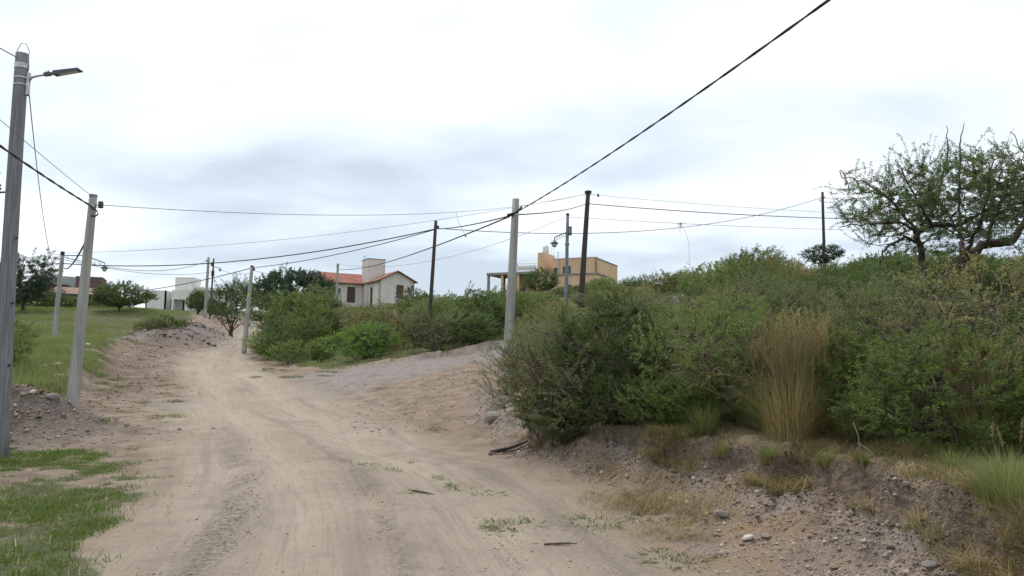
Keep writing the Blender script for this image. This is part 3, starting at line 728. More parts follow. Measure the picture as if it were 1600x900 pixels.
cable(top('B1', .40), top('F', .70), .75, .028, 'long sagging black cable from the slim black pole to the pole in the grass')
cable(top('F', .70), Vector((-60, 47, 5.6)), .35, .026, 'black cable running from the pole in the grass past the pine')
cable(top('R', .48, -.15), top('H', .55), .45, .022, 'black cable from the corner pole down to the pole by the red roof')
cable(top('B1', .42), top('P', .15), .25, .022, 'black cable from the slim black pole to the pole at the bend')
cable(top('P', .15), at(60, 455, 74), .9, .028, 'low black cable from the pole at the bend across the white house')
cable(top('R', .42, .1), top('B2', .62), .12, .018, 'black cable from the corner concrete pole to the capped black pole')
cable(top('B2', .64), at(1720, 336, 47), .55, .022, 'black cable running right from the capped black pole past the crest pole')
cable(top('B2', .12), at(1720, 338, 52), .5, .009, 'thin bare wire from the top of the capped black pole across the crest', 'wire')
cable(top('L', .24, .19), top('B2', .08), .62, .008, 'thin nearly level wire from the leaning concrete pole to the capped black pole', 'wire')
cable(top('F', .1), top('B2', .1), .65, .011, 'thin wire from the pole in the grass to the capped black pole', 'wire')
cable(top('F', .12), at(-120, 408, 46), .2, .010, 'thin wire leaving the pole in the grass past the pine', 'wire')
cable(top('S', .12), top('H', .05), 1.2, .011, 'thin wire from the lantern pole to the pole by the red roof', 'wire')
cable(top('S', .14), at(1720, 356, 60), .5, .012, 'thin wire from the lantern pole running low along the crest', 'wire')
cable(top('B1', .36), top('C', .42), 1.25, .018, 'sagging black cable from the slim black pole to the crest pole')
cable(top('C', .42), at(1600, 345, 64), .4, .016, 'black cable from the crest pole into the big thorn tree')
cable(top('L', .28), Vector((-4.6, -1.0, 5.35)), .25, .020, 'twisted black cable from the leaning concrete pole past the lamp pole', twist=True)
cable(top('L', .06), Vector((-4.9, 0.0, 6.0)), .2, .006, 'thin grey wire from the tip of the leaning concrete pole', 'wire')
cable(top('big', .12), Vector((-11.5, 7, 8.2)), .05, .010, 'grey wire tied to the top of the lamp pole', 'wire')
cable(top('big', .62, .14), top('F', .9), 1.3, .009, 'long thin drop wire from the lamp pole to the pole in the grass', 'wire')
cable(top('L', .9), top('F', .75), .5, .024, 'short black drop cable from the leaning pole to the pole in the grass')
cable(top('F', .3), top('W1', .35), .95, .020, 'black cable from the pole in the grass to the far pale pole', group=None)
cable(top('F', .45), at(335, 424, 80), .6, .016, 'thin lower cable from the pole in the grass towards the white house')
cable(top('W1', .4), top('P', .5), .5, .014, 'thin cable from the far pale pole to the pole at the bend')
cable(top('P', .3), at(505, 425, 72), .4, .014, 'thin cable from the pole at the bend over the dark round tree')
wp = cat(top('L', .24, .19), top('B2', .08), .62, 60); wp = min(wp, key=lambda p: abs(800 + FPX * p.x / p.y - 708)); wq = Vector((wp.x + .4, wp.y, wp.z - .95))
tag(MB().tube([wp, wp + (wq - wp) * .4 + Vector((-.05, 0, 0)), wq], .006, 5).lathe([(.02, -.03), (.05, 0), (.02, .03)], tuple(wq), 8).build('wire_stub', M['wire']), 'loose wire end with a clamp dangling from the level wire', 'wire')
# air plants hanging in the cable
def airplant(px_, py_, Y):
    g = np.random.default_rng(5); c = np.array(at(px_, py_, Y))
    pth = [(curve(c, c + np.array([g.normal(0, .22), g.normal(0, .1), -abs(g.normal(.35, .3))]), 5, .15, g), .012, .006) for _ in range(12)]
    pth.append((curve(c, c + np.array([.55, 0, -2.6]), 7, .05, g), .012, .008))
    v, f = tubes(pth, 3); tag(link('air_plant', npmesh('air_plant', v, f), M['twig']), 'wispy dry air plant hanging from the sagging cable', 'plant')
airplant(1064, 348, 47)

# ------------------------------------------------------------------ houses
def window(house, org, ax, u0, u1, z0, z1, t=.2, pane='glass', bars=1, sill=True, name='window', fm='offwhite_shade'):
    nx = (-ax[1], ax[0]); f = .06
    def pt(u, d, z): return (org[0] + ax[0] * u + nx[0] * d, org[1] + ax[1] * u + nx[1] * d, org[2] + z)
    def slab(mb, a, b, c, d_, e0, e1):
        V = [pt(a, e0, c), pt(b, e0, c), pt(b, e1, c), pt(a, e1, c), pt(a, e0, d_), pt(b, e0, d_), pt(b, e1, d_), pt(a, e1, d_)]
        mb.add(V, [(0, 3, 2, 1), (4, 5, 6, 7), (0, 1, 5, 4), (1, 2, 6, 5), (2, 3, 7, 6), (3, 0, 4, 7)])
    mb = MB(); slab(mb, u0, u1, z0, z0 + f, .09, .15); slab(mb, u0, u1, z1 - f, z1, .09, .15)
    slab(mb, u0, u0 + f, z0 + f, z1 - f, .09, .15); slab(mb, u1 - f, u1, z0 + f, z1 - f, .09, .15)
    for k in range(bars):
        c = u0 + (u1 - u0) * (k + 1) / (bars + 1); slab(mb, c - .025, c + .025, z0 + f, z1 - f, .09, .15)
    w = mb.build(name, M[fm], house)
    p = MB(); slab(p, u0 + f, u1 - f, z0 + f, z1 - f, .115, .13); p.build('pane' if pane == 'glass' else 'panel', M[pane], w)
    if sill:
        s = MB(); slab(s, u0 - .06, u1 + .06, z0 - .08, z0 - .003, -.06, .10); s.build('sill', M[fm], w)
    return w

def gable_roof(mb, x0, x1, y0, y1, ez, rz_, axis='y', ov=.35, th=.14):
    """pitched roof slabs; ridge along axis"""
    def P(a, b, z): return (a, b, z) if axis == 'y' else (b, a, z)
    lo, hi, s0, s1 = (x0, x1, y0, y1) if axis == 'y' else (y0, y1, x0, x1)
    mid = (lo + hi) / 2; sl = (rz_ - ez) / (mid - lo)
    for sg, e in ((-1, lo), (1, hi)):
        ee = e + sg * ov; zz = ez - sl * ov
        q = [P(ee, s0 - ov, zz), P(ee, s1 + ov, zz), P(mid, s1 + ov, rz_), P(mid, s0 - ov, rz_)]
        V = [Vector(p) + Vector((0, 0, .02)) for p in q] + [Vector(p) + Vector((0, 0, th)) for p in q]
        F = [(0, 1, 2, 3), (7, 6, 5, 4), (0, 4, 5, 1), (1, 5, 6, 2), (2, 6, 7, 3), (3, 7, 4, 0)]
        if (sg == 1) == (axis == 'y'): F = [f[::-1] for f in F]
        mb.add(V, F)

def red_house():
    c = at(593, 437, 100); base = c.z - 3.8
    h = empty('red_roofed_house', (c.x, c.y, base), R(30)); tag(h, 'beige house with red tiled roofs and a tall square tower', 'house')
    mb = MB()
    win = [(2.4, 3.45, .9, 2.55), (4.0, 4.4, 1.75, 2.3)]
    mb.wall(5.0, 3.8, .2, [(a, b, c_ + .7, d_ + .7) for a, b, c_, d_ in win], (0, 0, 0), (1, 0), -1)
    mb.wall(5.6, 3.8, .2, [(2.0, 3.0, .6, 3.0)], (0, 6.0 - .4, 0), (0, -1), -1)
    mb.wall(6.0, 3.8, .2, [], (5, 0, 0), (0, 1), -1)
    mb.add([(0.01, .01, 3.8), (4.99, .01, 3.8), (2.5, .01, 5.05), (0.01, .2, 3.8), (4.99, .2, 3.8), (2.5, .2, 5.05)], [(0, 1, 2), (5, 4, 3), (0, 2, 5, 3), (1, 4, 5, 2)])
    mb.wall(5.2, 3.8, .2, [(.9, 1.25, 2.4, 2.9), (1.75, 2.1, 2.4, 2.9), (3.0, 4.2, 1.0, 3.2)], (-5.4, 6.2, 0), (1, 0), -1)
    mb.wall(4.0, 3.8, .2, [], (-5.4, 10.2, 0), (0, -1), -1)
    mb.build('wall', M['plaster'], h)
    r = MB(); gable_roof(r, 0, 5, 0, 7.5, 3.8, 5.05, 'y'); r.build('roof', M['roof'], h)
    r = MB(); gable_roof(r, -5.4, 0, 6.2, 10.2, 3.8, 5.1, 'x'); r.build('roof', M['roof'], h)
    for y0 in (-.38,):
        f = MB(); f.tube([(-.42, y0, 3.62), (2.5, y0, 5.1), (5.42, y0, 3.62)], .06, 4); f.build('fascia', M['shutter'], h)
    MB().tube([(-.42, -.3, 3.58), (-.42, 4.2, 3.58)], .06, 6).build('gutter', M['shutter'], h)
    MB().tube([(-5.7, 5.78, 3.6), (-.3, 5.78, 3.6)], .06, 6).build('gutter', M['shutter'], h)
    t = MB(); t.box(-.12, 2.4, 4.4, 6.9, -1, 7.05); tw = t.build('tower', M['plaster'], h)
    MB().box(-.17, 2.45, 4.35, 6.95, 7.053, 7.17).build('coping', M['cement'], tw)
    MB().tube([(.1, 6.6, 7.17), (.1, 6.6, 7.9)], .03, 5).box(-.02, .22, 6.57, 6.63, 7.55, 7.7).build('vent', M['galv'], tw)
    for a, b, c_, d_ in win: window(h, (0, 0, 0), (1, 0), a, b, c_ + .7, d_ + .7, pane='shutter', fm='shutter', bars=0)
    window(h, (0, 5.6, 0), (0, -1), 2.0, 3.0, .6, 3.0, pane='shutter', fm='shutter', sill=False, name='door')
    for a in (.9, 1.75): window(h, (-5.4, 6.2, 0), (1, 0), a, a + .35, 2.4, 2.9, fm='shutter', bars=0)
    window(h, (-5.4, 6.2, 0), (1, 0), 3.0, 4.2, 1.0, 3.2, pane='shutter', fm='shutter', name='door', sill=False)
    MB().box(4.55, 4.85, -.2, -.003, 2.9, 3.3).build('wall_lamp', M['lampgrey'], h)
red_house()

def orange_house():
    c = at(932, 402, 110); TP = 6.4; base = c.z - TP
    h = empty('apricot_house', (c.x, c.y, base), R(-25)); tag(h, 'apricot flat-roofed two-storey house with a porch and rooftop water tank', 'house')
    mb = MB(); S = TP - 2.45
    w2 = [(.15, .95, TP - 2.35, TP - 1.3), (1.6, 2.9, TP - 2.4, TP - 1.15)]
    mb.wall(6.9, TP, .25, w2, (-6.9, 0, 0), (1, 0), S + .2)
    mb.wall(10.4, TP - .15, .25, [], (0, 0, 0), (0, 1), -1)
    mb.wall(4.9, TP - .1, .25, [(1.2, 2.2, S + .3, S + 2.2)], (-6.9, 5.2, 0), (0, -1), S + .2)
    mb.wall(9.3, S, .25, [(1.2, 2.2, .3, 2.6), (4.5, 5.6, 1.1, 2.5)], (-9.5, .02, 0), (1, 0), -2)
    mb.wall(5.0, S, .25, [], (-9.5, 5.1, 0), (0, -1), -2)
    mb.box(-6.8, -.1, .3, 10.2, TP - .5, TP - .35)
    mb.build('wall', M['orange'], h)
    MB().box(-9.65, .18, -.18, 5.0, S + .003, S + .197).build('floor_slab', M['cement'], h)
    for q in ((-6.95, -.0 - .06, -.06, .31), ): MB().box(q[0], .08, -.08, .33, TP + .003, TP + .09).build('coping', M['plaster'], h)
    MB().box(-.3, .1, .34, 10.5, TP - .147, TP - .02).build('coping', M['cement'], h)
    t = MB(); t.box(-9.5, -8.44, .3, 4.7, S + .2, TP + 1.15); tw = t.build('tower', M['orange'], h)
    tk = MB().lathe([(.48, 0), (.5, .05), (.5, 1.15), (.44, 1.25), (.2, 1.34), (.2, 1.42)], (-8.97, 2.2, TP + 1.153), 18).build('water_tank', M['tank'], h, True)
    MB().lathe([(.506, .4), (.512, .44), (.506, .48)], (-8.97, 2.2, TP + 1.153), 18).build('band', M['galv'], tk)
    an = MB(); an.tube([(-8.7, 4.0, TP + 1.1), (-8.7, 4.0, TP + 4.4)], .03, 5).tube([(-8.45, 4.2, TP + 1.1), (-8.45, 4.2, TP + 3.6)], .025, 5)
    for k in range(5): an.tube([(-8.95, 4.0, TP + 1.9 + k * .45), (-8.45, 4.0, TP + 1.9 + k * .45)], .014, 4)
    an.build('antenna', M['galv'], h)
    MB().tube([(-6.0, -.12, S + .2), (-6.0, -.12, TP + .9)], .07, 8).lathe([(.07, 0), (.12, .05), (.12, .16), (.05, .22)], (-6.0, -.12, TP + .9), 10).build('flue', M['galv'], h)
    for q in w2: window(h, (-6.9, 0, 0), (1, 0), *q, fm='shutter')
    window(h, (-6.9, 5.2, 0), (0, -1), 1.2, 2.2, S + .3, S + 2.2, fm='shutter', name='door', sill=False)
    window(h, (-9.5, .02, 0), (1, 0), 4.5, 5.6, 1.1, 2.5, fm='shutter'); window(h, (-9.5, .02, 0), (1, 0), 1.2, 2.2, .3, 2.6, fm='shutter', name='door', sill=False)
    # porch wing
    p = MB(); p.box(-17.9, -9.55, -.3, 5.0, S + .35, S + .72); ps = p.build('porch_roof', M['cement'], h)
    for x_, m in ((-17.7, 'cement'), (-15.3, 'orange'), (-12.6, 'orange')): MB().box(x_ - .17, x_ + .17, -.12, .22, -2, S + .347).build('column', M[m], h)
    MB().box(-16.0, -15.55, 1.2, 1.7, -2, S + .347).build('brick_pier', M['brick'], h)
    MB().wall(6.0, S + .34, .2, [(1.0, 2.4, .8, 2.6)], (-15.5, 4.0, 0), (1, 0), -2).build('porch_wall', M['orange'], h); window(h, (-15.5, 4.0, 0), (1, 0), 1.0, 2.4, .8, 2.6)
    MB().box(-17.9, -15.6, -.25, -.05, -2, 1.3).build('low_wall', M['orange'], h)
    rl = MB(); rl.box(-12.7, -9.6, -.15, -.08, S + 1.55, S + 1.63)
    for k in range(9): rl.box(-12.7 + k * .385, -12.62 + k * .385, -.15, -.08, S + .72, S + 1.55)
    rl.box(-12.62, -9.62, -.13, -.10, S + .95, S + 1.45); rl.build('balustrade', M['offwhite_shade'], h)
    MB().tube([(-12.7, -.1, S + .72), (-12.7, -.1, S + 2.1)], .05, 6).build('post', M['cement'], h)
    MB().add([(-12.4, 0, S + 1.95), (-9.5, 0, S + 1.95), (-9.5, 1.5, S + 2.3), (-12.0, 1.5, S + 2.3), (-12.4, 0, S + 2.02), (-9.5, 0, S + 2.02), (-9.5, 1.5, S + 2.37), (-12.0, 1.5, S + 2.37)], [(0, 3, 2, 1), (4, 5, 6, 7), (0, 1, 5, 4), (1, 2, 6, 5), (2, 3, 7, 6), (3, 0, 4, 7)]).build('awning', M['plaster'], h)
orange_house()

def white_house():
    c = at(267, 488, 110); h = empty('white_house', (c.x, c.y, c.z - .3)); tag(h, 'white flat-roofed modern house with a square entrance portal and raised block', 'house')
    m = MB(); m.wall(2.95, 3.5, .2, [], (-3.95, .3, 0), (1, 0), -.5); m.wall(5.0, 3.5, .2, [], (-1.0, .3, 0), (0, 1), -.5); m.box(-3.9, -1.05, .55, 5, 3.2, 3.35); m.wall(5, 3.5, .2, [], (-3.95, 5.3, 0), (0, -1), -.5)
    m.wall(1.2, 3.4, .2, [(.2, 1.0, 1.1, 2.3)], (-1.0, 1.4, 0), (1, 0), -.5)
    m.build('wall', M['white'], h); window(h, (-1.0, 1.4, 0), (1, 0), .2, 1.0, 1.1, 2.3, fm='shutter', bars=0)
    p = MB(); p.wall(2.35, 3.55, 1.2, [(.3, 1.95, -.5, 2.2)], (0, 0, 0), (1, 0), -.5); p.build('portal', M['white'], h)
    b = MB(); b.wall(2.4, 2.9, .15, [(.95, 1.9, 0, 2.15)], (-.05, 1.6, 0), (1, 0), -.5); b.build('porch_wall', M['white'], h)
    window(h, (-.05, 1.6, 0), (1, 0), .95, 1.9, 0, 2.15, pane='shutter', fm='shutter', name='door', sill=False, bars=0)
    MB().box(-.45, 2.25, 1.9, 4.6, -.5, 5.55).build('upper_block', M['white'], h)
    MB().box(-.48, 2.28, 1.87, 4.63, 5.553, 5.62).build('coping', M['offwhite_shade'], h)
    w = MB(); w.wall(4.0, 3.75, .2, [(1.2, 2.6, 1.0, 2.4)], (2.8, 3.2, 0), (1, 0), -.5); w.wall(4, 3.75, .2, [], (6.8, 3.2, 0), (0, 1), -.5); w.build('side_wall', M['offwhite_shade'], h)  # shade on this white side wall is painted in by the darker render
    window(h, (2.8, 3.2, 0), (1, 0), 1.2, 2.6, 1.0, 2.4, fm='shutter')
    MB().box(2.8, 7.2, 2.4, 7.4, 3.76, 4.2).build('roof_slab', M['white'], h)
white_house()

def low_house():
    c = at(85, 481, 96); h = empty('low_tiled_house', (c.x, c.y, c.z), R(20)); tag(h, 'low house with a faded red-brown tiled roof behind the grass field', 'house')
    MB().wall(6.2, 1.9, .2, [(1.0, 1.9, .7, 1.5), (3.6, 4.6, .1, 1.75)], (0, 0, 0), (1, 0), -.6).wall(5, 1.9, .2, [], (6.2, 0, 0), (0, 1), -.6).wall(5, 1.9, .2, [], (0, 5, 0), (0, -1), -.6).build('wall', M['cement'], h)
    window(h, (0, 0, 0), (1, 0), 1.0, 1.9, .7, 1.5); window(h, (0, 0, 0), (1, 0), 3.6, 4.6, .1, 1.75, name='door', pane='shutter', sill=False)
    r = MB(); gable_roof(r, 0, 6.2, 0, 5, 1.9, 2.75, 'x', .5); r.build('roof', plain('faded_tiles', (.26, .165, .125), .9, .35, 2, .3, col2=(.33, .23, .18)), h)
    c = at(96, 480, 108); h = empty('flat_roofed_brick_house', (c.x, c.y, c.z), R(22)); tag(h, 'dark brick building with flat roofs and a taller block behind the low tiled house', 'house')
    MB().wall(3.3, 3.2, .25, [(.8, 2.0, 1.2, 2.4)], (-3, 0, 0), (1, 0), -1).wall(6, 3.2, .25, [], (-3, 6, 0), (0, -1), -1).build('wall', M['brick'], h)
    window(h, (-3, 0, 0), (1, 0), .8, 2.0, 1.2, 2.4)
    MB().box(-3.4, .3, -.4, 6, 3.203, 3.45).build('roof_slab', M['cement'], h)
    MB().box(1.5, 4.9, .4, 5.4, -1, 4.5).build('taller_block', M['brick'], h); MB().box(1.45, 4.95, .35, 5.45, 4.503, 4.62).build('coping', M['cement'], h)
    c = at(12, 484, 90); h = empty('garden_wall', (c.x - 3, c.y, c.z), R(8)); tag(h, 'grey cement garden wall with a pale gate post beyond the grass field', 'wall')
    MB().box(0, 4.6, 0, .2, -.5, 2.1).build('wall', M['cement'], h); MB().box(4.603, 4.85, -.05, .25, -.5, 2.3).build('gate_post', M['offwhite_shade'], h)
    c = at(397, 497, 74); z0 = gz(c.x, c.y); h = empty('meter_pillar', (c.x, c.y, z0)); tag(h, 'small white meter pillar beside the road at the bend', 'pillar')
    MB().box(-.32, .32, -.2, .2, -.3, 1.1).build('body', M['white'], h); MB().box(-.37, .37, -.25, .25, 1.103, 1.17).build('cap', M['offwhite_shade'], h); MB().box(-.18, .18, -.215, -.203, .45, .9).build('meter_door', M['cement'], h)
    c = at(430, 483, 96); h = empty('distant_shed', (c.x, c.y, gz(c.x, c.y)), R(15)); tag(h, 'pale low shed glimpsed below the dark round tree', 'shed')
    MB().wall(3.2, 2.3, .15, [(1.8, 2.5, 0, 1.9)], (0, 0, 0), (1, 0), -.5).wall(2.6, 2.3, .15, [], (0, 2.6, 0), (0, -1), -.5).build('wall', M['white'], h); MB().box(-.2, 3.4, -.3, 2.9, 2.303, 2.45).build('roof', M['offwhite_shade'], h)
low_house()

# ------------------------------------------------------------------ shrubs and trees
near_p = [plant(101, 1.9, 1.15, 12, 100, 900, 48, .034, .015, lobes=8, lobe=.4, bare=.08, spike=.12),
          plant(102, 1.8, 1.25, 14, 100, 950, 46, .030, .014, lobes=9, lobe=.45, bare=.12, spike=.18),
          plant(103, 2.0, 1.05, 11, 90, 800, 42, .042, .020, lobes=7, lobe=.35, bare=.06, spike=.08),
          plant(104, 1.7, 1.2, 14, 110, 900, 40, .028, .012, lobes=9, lobe=.5, bare=.30, spike=.22, fold=.8)]
far_p = [plant(201, 2.0, 1.25, 9, 50, 480, 36, .066, .032, lobes=8, lobe=.45, spike=.12, twig=.006),
         plant(202, 1.9, 1.35, 9, 50, 480, 36, .060, .030, lobes=9, lobe=.5, spike=.16, twig=.006),
         plant(203, 2.1, 1.1, 9, 50, 460, 36, .074, .034, lobes=7, lobe=.4, spike=.08, twig=.006),
         plant(204, 1.9, 1.3, 10, 60, 480, 30, .056, .028, lobes=9, lobe=.5, bare=.2, spike=.2, twig=.006)]
LM = ['leaf_dark', 'leaf_mid', 'leaf_grey', 'leaf_olive']
KN = {'leaf_dark': 'dark green', 'leaf_mid': 'mid green', 'leaf_grey': 'grey-green thorny', 'leaf_olive': 'olive-brown dry'}
SKX = [-400, 380, 430, 480, 520, 560, 610, 655, 700, 760, 800, 850, 900, 940, 1000, 1050, 1100, 1150, 1210, 1240, 1265, 1330, 1400, 1500, 1800]
SKY = [455, 466, 455, 458, 474, 478, 474, 458, 460, 464, 456, 458, 464, 428, 430, 424, 416, 400, 396, 408, 412, 404, 398, 396, 396]
def bearing_px(x, y): return 800 + FPX * x / max(y, 1)
def shrub_scale(x, y, want, H):
    """largest height at this spot that keeps the crest of the thicket where it is"""
    pxx = bearing_px(x, y); lim = at(pxx, np.interp(pxx, SKX, SKY) + random.choice((0, 3, 6, 10, 16, 24)) + (max(0, 14.0 - y) * 8 if pxx > 1330 else 0), y).z - gz(x, y)
    return max(.4, min(want, lim) / H)
cnt = 0
LAND = {k: (PO[k][1].x, PO[k][1].y, n_) for k, n_ in [('R', 'corner concrete pole'), ('B1', 'slim black pole'), ('B2', 'capped black pole'), ('S', 'lantern pole'), ('C', 'crest pole'), ('P', 'pole at the road bend'), ('H', 'pole by the red roof')]}
for k, (a_, b_, Y_, n_) in {'t': (1458, 500, 13, 'big thorn tree'), 'g': (1236, 690, 8.2, 'plumed grass tussock'), 'd': (900, 680, 11, 'pale stone on the bank'), 'w': (1585, 770, 5, 'green tussock overhanging the bank'), 'o': (900, 450, 105, 'apricot house'), 'r': (600, 480, 96, 'red-roofed house'), 'f': (1290, 420, 44, 'flat-topped little tree'), 'b': (1175, 420, 40, 'rounded tree on the crest'), 'y': (565, 560, 35.5, 'bright green bush by the side track')}.items():
    q_ = at(a_, b_, Y_); LAND[k] = (q_.x, q_.y, n_)
def where(x, y):
    d_, n_ = min((math.hypot(x - a, y - b), n) for a, b, n in LAND.values())
    return ('right beside the ' if d_ < 2 else 'close to the ' if d_ < 5 else 'further away from the ') + n_
def size_word(h): return 'low' if h < 1.15 else 'tall' if h > 2.0 else 'medium'
def scatter(y0, y1, step0, zone, xl, xr, want, protos, weights, label, skip=None, stems='twig', wide=1.0, low=False):
    global cnt
    y = y0
    while y < y1:
        st = step0 * (1 + (y - y0) * .018); x = xl(y) + random.uniform(0, st * .5)
        while x < xr(y):
            jx = x + random.uniform(-.3, .3) * st; jy = y + random.uniform(-.35, .35) * st
            x += st
            a = np.array([jx]); b = np.array([jy])
            if polydist(a, b, SIDE)[0] < 3.3 and jx < 12: continue
            if polydist(a, b, MAIN)[0] < 5.4 and jy > 24: continue
            if skip and skip(jx, jy): continue
            if random.random() < .05: continue
            n = vn(a * .22 + 9, b * .22, 77)[0]
            m = LM[int(np.searchsorted(np.cumsum(weights(jx, jy, n)), random.random() * .999))]
            k = random.randrange(4)
            if m == 'leaf_olive' and random.random() < .6: k = 3
            H = (1.9, 1.8, 2.0, 1.7)[k]
            s = shrub_scale(jx, jy, random.uniform(*want(jx, jy)), H * 1.15)
            w = min(max(s, .8) * wide, 1.9)
            put_plant('shrub', protos[k], jx, jy, (M[m], M[stems]), size_word(H * s) + ' ' + KN[m] + ' shrub ' + where(jx, jy), 'shrub', size_word(H * s) + ' ' + KN[m] + ' shrubs ' + where(jx, jy), s=w, sz=s)
            cnt += 1
        y += st * .9
fx = lambda y: np.interp(y, BY, TOPX)
def wgt(x, y, n):
    if x / y > .42: return (.32, .46, .18, .04)
    return (.24, .36, .24, .16) if n < .5 else (.14, .30, .30, .26)
scatter(6.6, 24.5, 1.6, 'bank', lambda y: fx(y) + (1.1 if y > 13 else .15 if y > 9.6 else .95), lambda y: .70 * y + 2.5, lambda x, y: (.85, 1.75) if y < 16 else (1.1, 2.3), near_p, wgt, 'in the thicket close above the roadside bank', lambda x, y: math.hypot(x + .2, y - 20) < 1.3 or (y > 15 and x < .2))
scatter(25.0, 56, 2.9, 'slope', lambda y: -2.5 if y < 33 else .02 * y, lambda y: .71 * y + 3, lambda x, y: (1.3, 2.6), far_p, wgt, 'on the overgrown slope behind the side track', lambda x, y: y < 33 and x < 1.0)
scatter(35.5, 62, 2.7, 'middle', lambda y: -.345 * y, lambda y: .02 * y, lambda x, y: (1.7, 3.6), far_p, lambda x, y, n: (.3, .4, .2, .1), 'between the main road and the red-roofed house', wide=1.15)
scatter(62, 94, 4.6, 'upper', lambda y: -.34 * y, lambda y: .1 * y, lambda x, y: (1.6, 3.2), far_p, lambda x, y, n: (.35, .4, .2, .05), 'below the two houses on the rise', lambda x, y: polydist(np.array([x]), np.array([y]), MAIN)[0] < 7, wide=1.3)
scatter(66, 100, 6.5, 'crest', lambda y: .1 * y, lambda y: .3 * y, lambda x, y: (1.5, 2.6), far_p, lambda x, y, n: (.4, .4, .15, .05), 'along the crest near the apricot house', lambda x, y: y > 95 and -3 < x < 17)

def shrub_at(pxx, py, Y, k, m, label, s, sz=None, protos=near_p, name='shrub', cat='shrub'):
    p = at(pxx, py, Y); return put_plant(name, protos[k], p.x, p.y, (M[m], M['twig']), label, cat, s=s, sz=sz)
shrub_at(880, 660, 12.3, 1, 'leaf_grey', 'grey-green thorny shrub spilling over the bank beside the corner pole', .92, .95)
shrub_at(890, 670, 11.3, 3, 'leaf_grey', 'half-bare tangled shrub with a dark hollow above the pale stone', 1.05, 1.0)
shrub_at(960, 665, 10.8, 2, 'leaf_dark', 'dark leafy shrub overhanging the gravel bank', .95)
shrub_at(1330, 640, 8.6, 2, 'leaf_bright', 'fresh bright green shrub behind the plumed tussock', .62, .55)
shrub_at(1560, 560, 7.8, 3, 'leaf_olive', 'brownish dry shrub behind the arching grass tussocks', .95, .9)
shrub_at(1430, 600, 8.6, 0, 'leaf_grey', 'grey-green shrub with dead twigs below the thorn tree', .85, .8)
shrub_at(1140, 640, 9.8, 0, 'leaf_mid', 'leafy green shrub behind the small tussocks on the bank', .9, .8)
p = at(565, 560, 34.6); put_plant('shrub', far_p[1], p.x, p.y, (M['leaf_bright'], M['twig']), 'bright green bush on the verge of the side track', 'shrub', s=1.05, sz=.85)
for q, (a, Y, s, k) in enumerate([(690, 38, 1.0, 0), (725, 36.5, .9, 1), (760, 37, 1.0, 2), (785, 40, 1.1, 3)]):
    p = at(a, 500, Y); put_plant('shrub', far_p[k], p.x, p.y, (M[LM[(q + 1) % 3]], M['twig']), 'bushy green shrub lining the far verge of the side track', 'shrub', 'bushy shrubs lining the side track', s=s * 1.25, sz=s)
for q, (a, Y, h_) in enumerate([(440, 53, 3.4), (470, 52, 3.4), (505, 54, 3.0), (450, 47, 2.6), (490, 45, 2.3), (540, 50, 2.2)]):
    p = at(a, 500, Y); put_plant('shrub', far_p[q % 4], p.x, p.y, (M[LM[q % 3]], M['twig']), KN[LM[q % 3]] + ' large rounded shrub below the dark round-crowned tree', 'shrub', KN[LM[q % 3]] + ' large shrubs below the dark round tree', s=h_ / 2 * 1.05, sz=h_ / 2)
for q, (a, b, Y, s) in enumerate([(420, 555, 46, .8), (450, 560, 42, .7), (500, 560, 39, .6), (420, 548, 48, .8)]):
    p = at(a, b, Y); put_plant('shrub', far_p[q % 4], p.x, p.y, (M['leaf_mid'], M['twig']), 'low green bush at the corner where the side track leaves the road', 'shrub', 'low bushes at the track corner', s=s * 1.2, sz=s)
for q, (a, Y, m) in enumerate([(852, 11.7, 'leaf_mid'), (892, 11.1, 'leaf_dark'), (938, 10.6, 'leaf_mid'), (985, 10.2, 'leaf_dark'), (1030, 9.8, 'leaf_mid'), (1078, 9.4, 'leaf_bright')]):
    p = at(a, 680, Y); put_plant('shrub', near_p[(2, 0, 2, 1, 0, 2)[q]], p.x, p.y, (M[m], M['twig']), 'ankle-high leafy shrublet hugging the bank lip ' + where(p.x, p.y), 'shrub', 'leafy shrublets on the bank lip ' + where(p.x, p.y), s=.5, sz=.36)
# trees
def tree(name, seed, pxx, Ybase, top_y, label, m, RX, th, **k):
    p = at(pxx, 500, Ybase); z = gz(p.x, p.y); H = at(pxx, top_y, Ybase).z - z
    a = dict(n1=9, n2=60, n3=650, lpt=26, ln=.11, wd=.05, zc=.62, zr=.40, stem=.05, lobes=10, lobe=.45, twig=.010, trunk=(H * th, .035 * H), zmin=.15); a.update(k)
    pr = plant(seed, H / 1.05, RX, **a)
    return put_plant(name, pr, p.x, p.y, (M[m], M['bark']), label, 'tree', part='crown', stem='trunk', rz=0.3, sink=.1)
tree('tree', 301, 462, 72, 417, 'dense dark round-crowned tree left of the red tiled roof', 'leaf_pine', 4.1, .25, n3=1200, lpt=60, ln=.14, wd=.065, lobe=.25, spike=.06)
tree('tree', 302, 362, 62, 426, 'airy feathery tree with a short dark trunk beside the road bend', 'leaf_tree', 1.75, .2, n3=420, lpt=20, spike=.3)
tree('tree', 303, 186, 74, 441, 'low spreading green tree left of the white house', 'leaf_dark', 2.45, .18, n3=1000, lpt=34, zc=.55)
tree('pine_tree', 304, 36, 72, 404, 'dark pine with wispy layered branches beyond the grass field', 'leaf_pine', 3.4, .3, n3=520, lpt=70, ln=.18, wd=.045, lobes=14, lobe=.7, shell=.25, upright=.05)
tree('tree', 305, 308, 84, 452, 'small dark tree hiding the corner of the white house', 'leaf_dark', 1.3, .15, n3=500)
tree('tree', 306, 1290, 44, 376, 'small dark flat-topped tree before the crest pole', 'leaf_pine', 1.15, .4, n3=330, zc=.78, zr=.22, ln=.07, wd=.03)
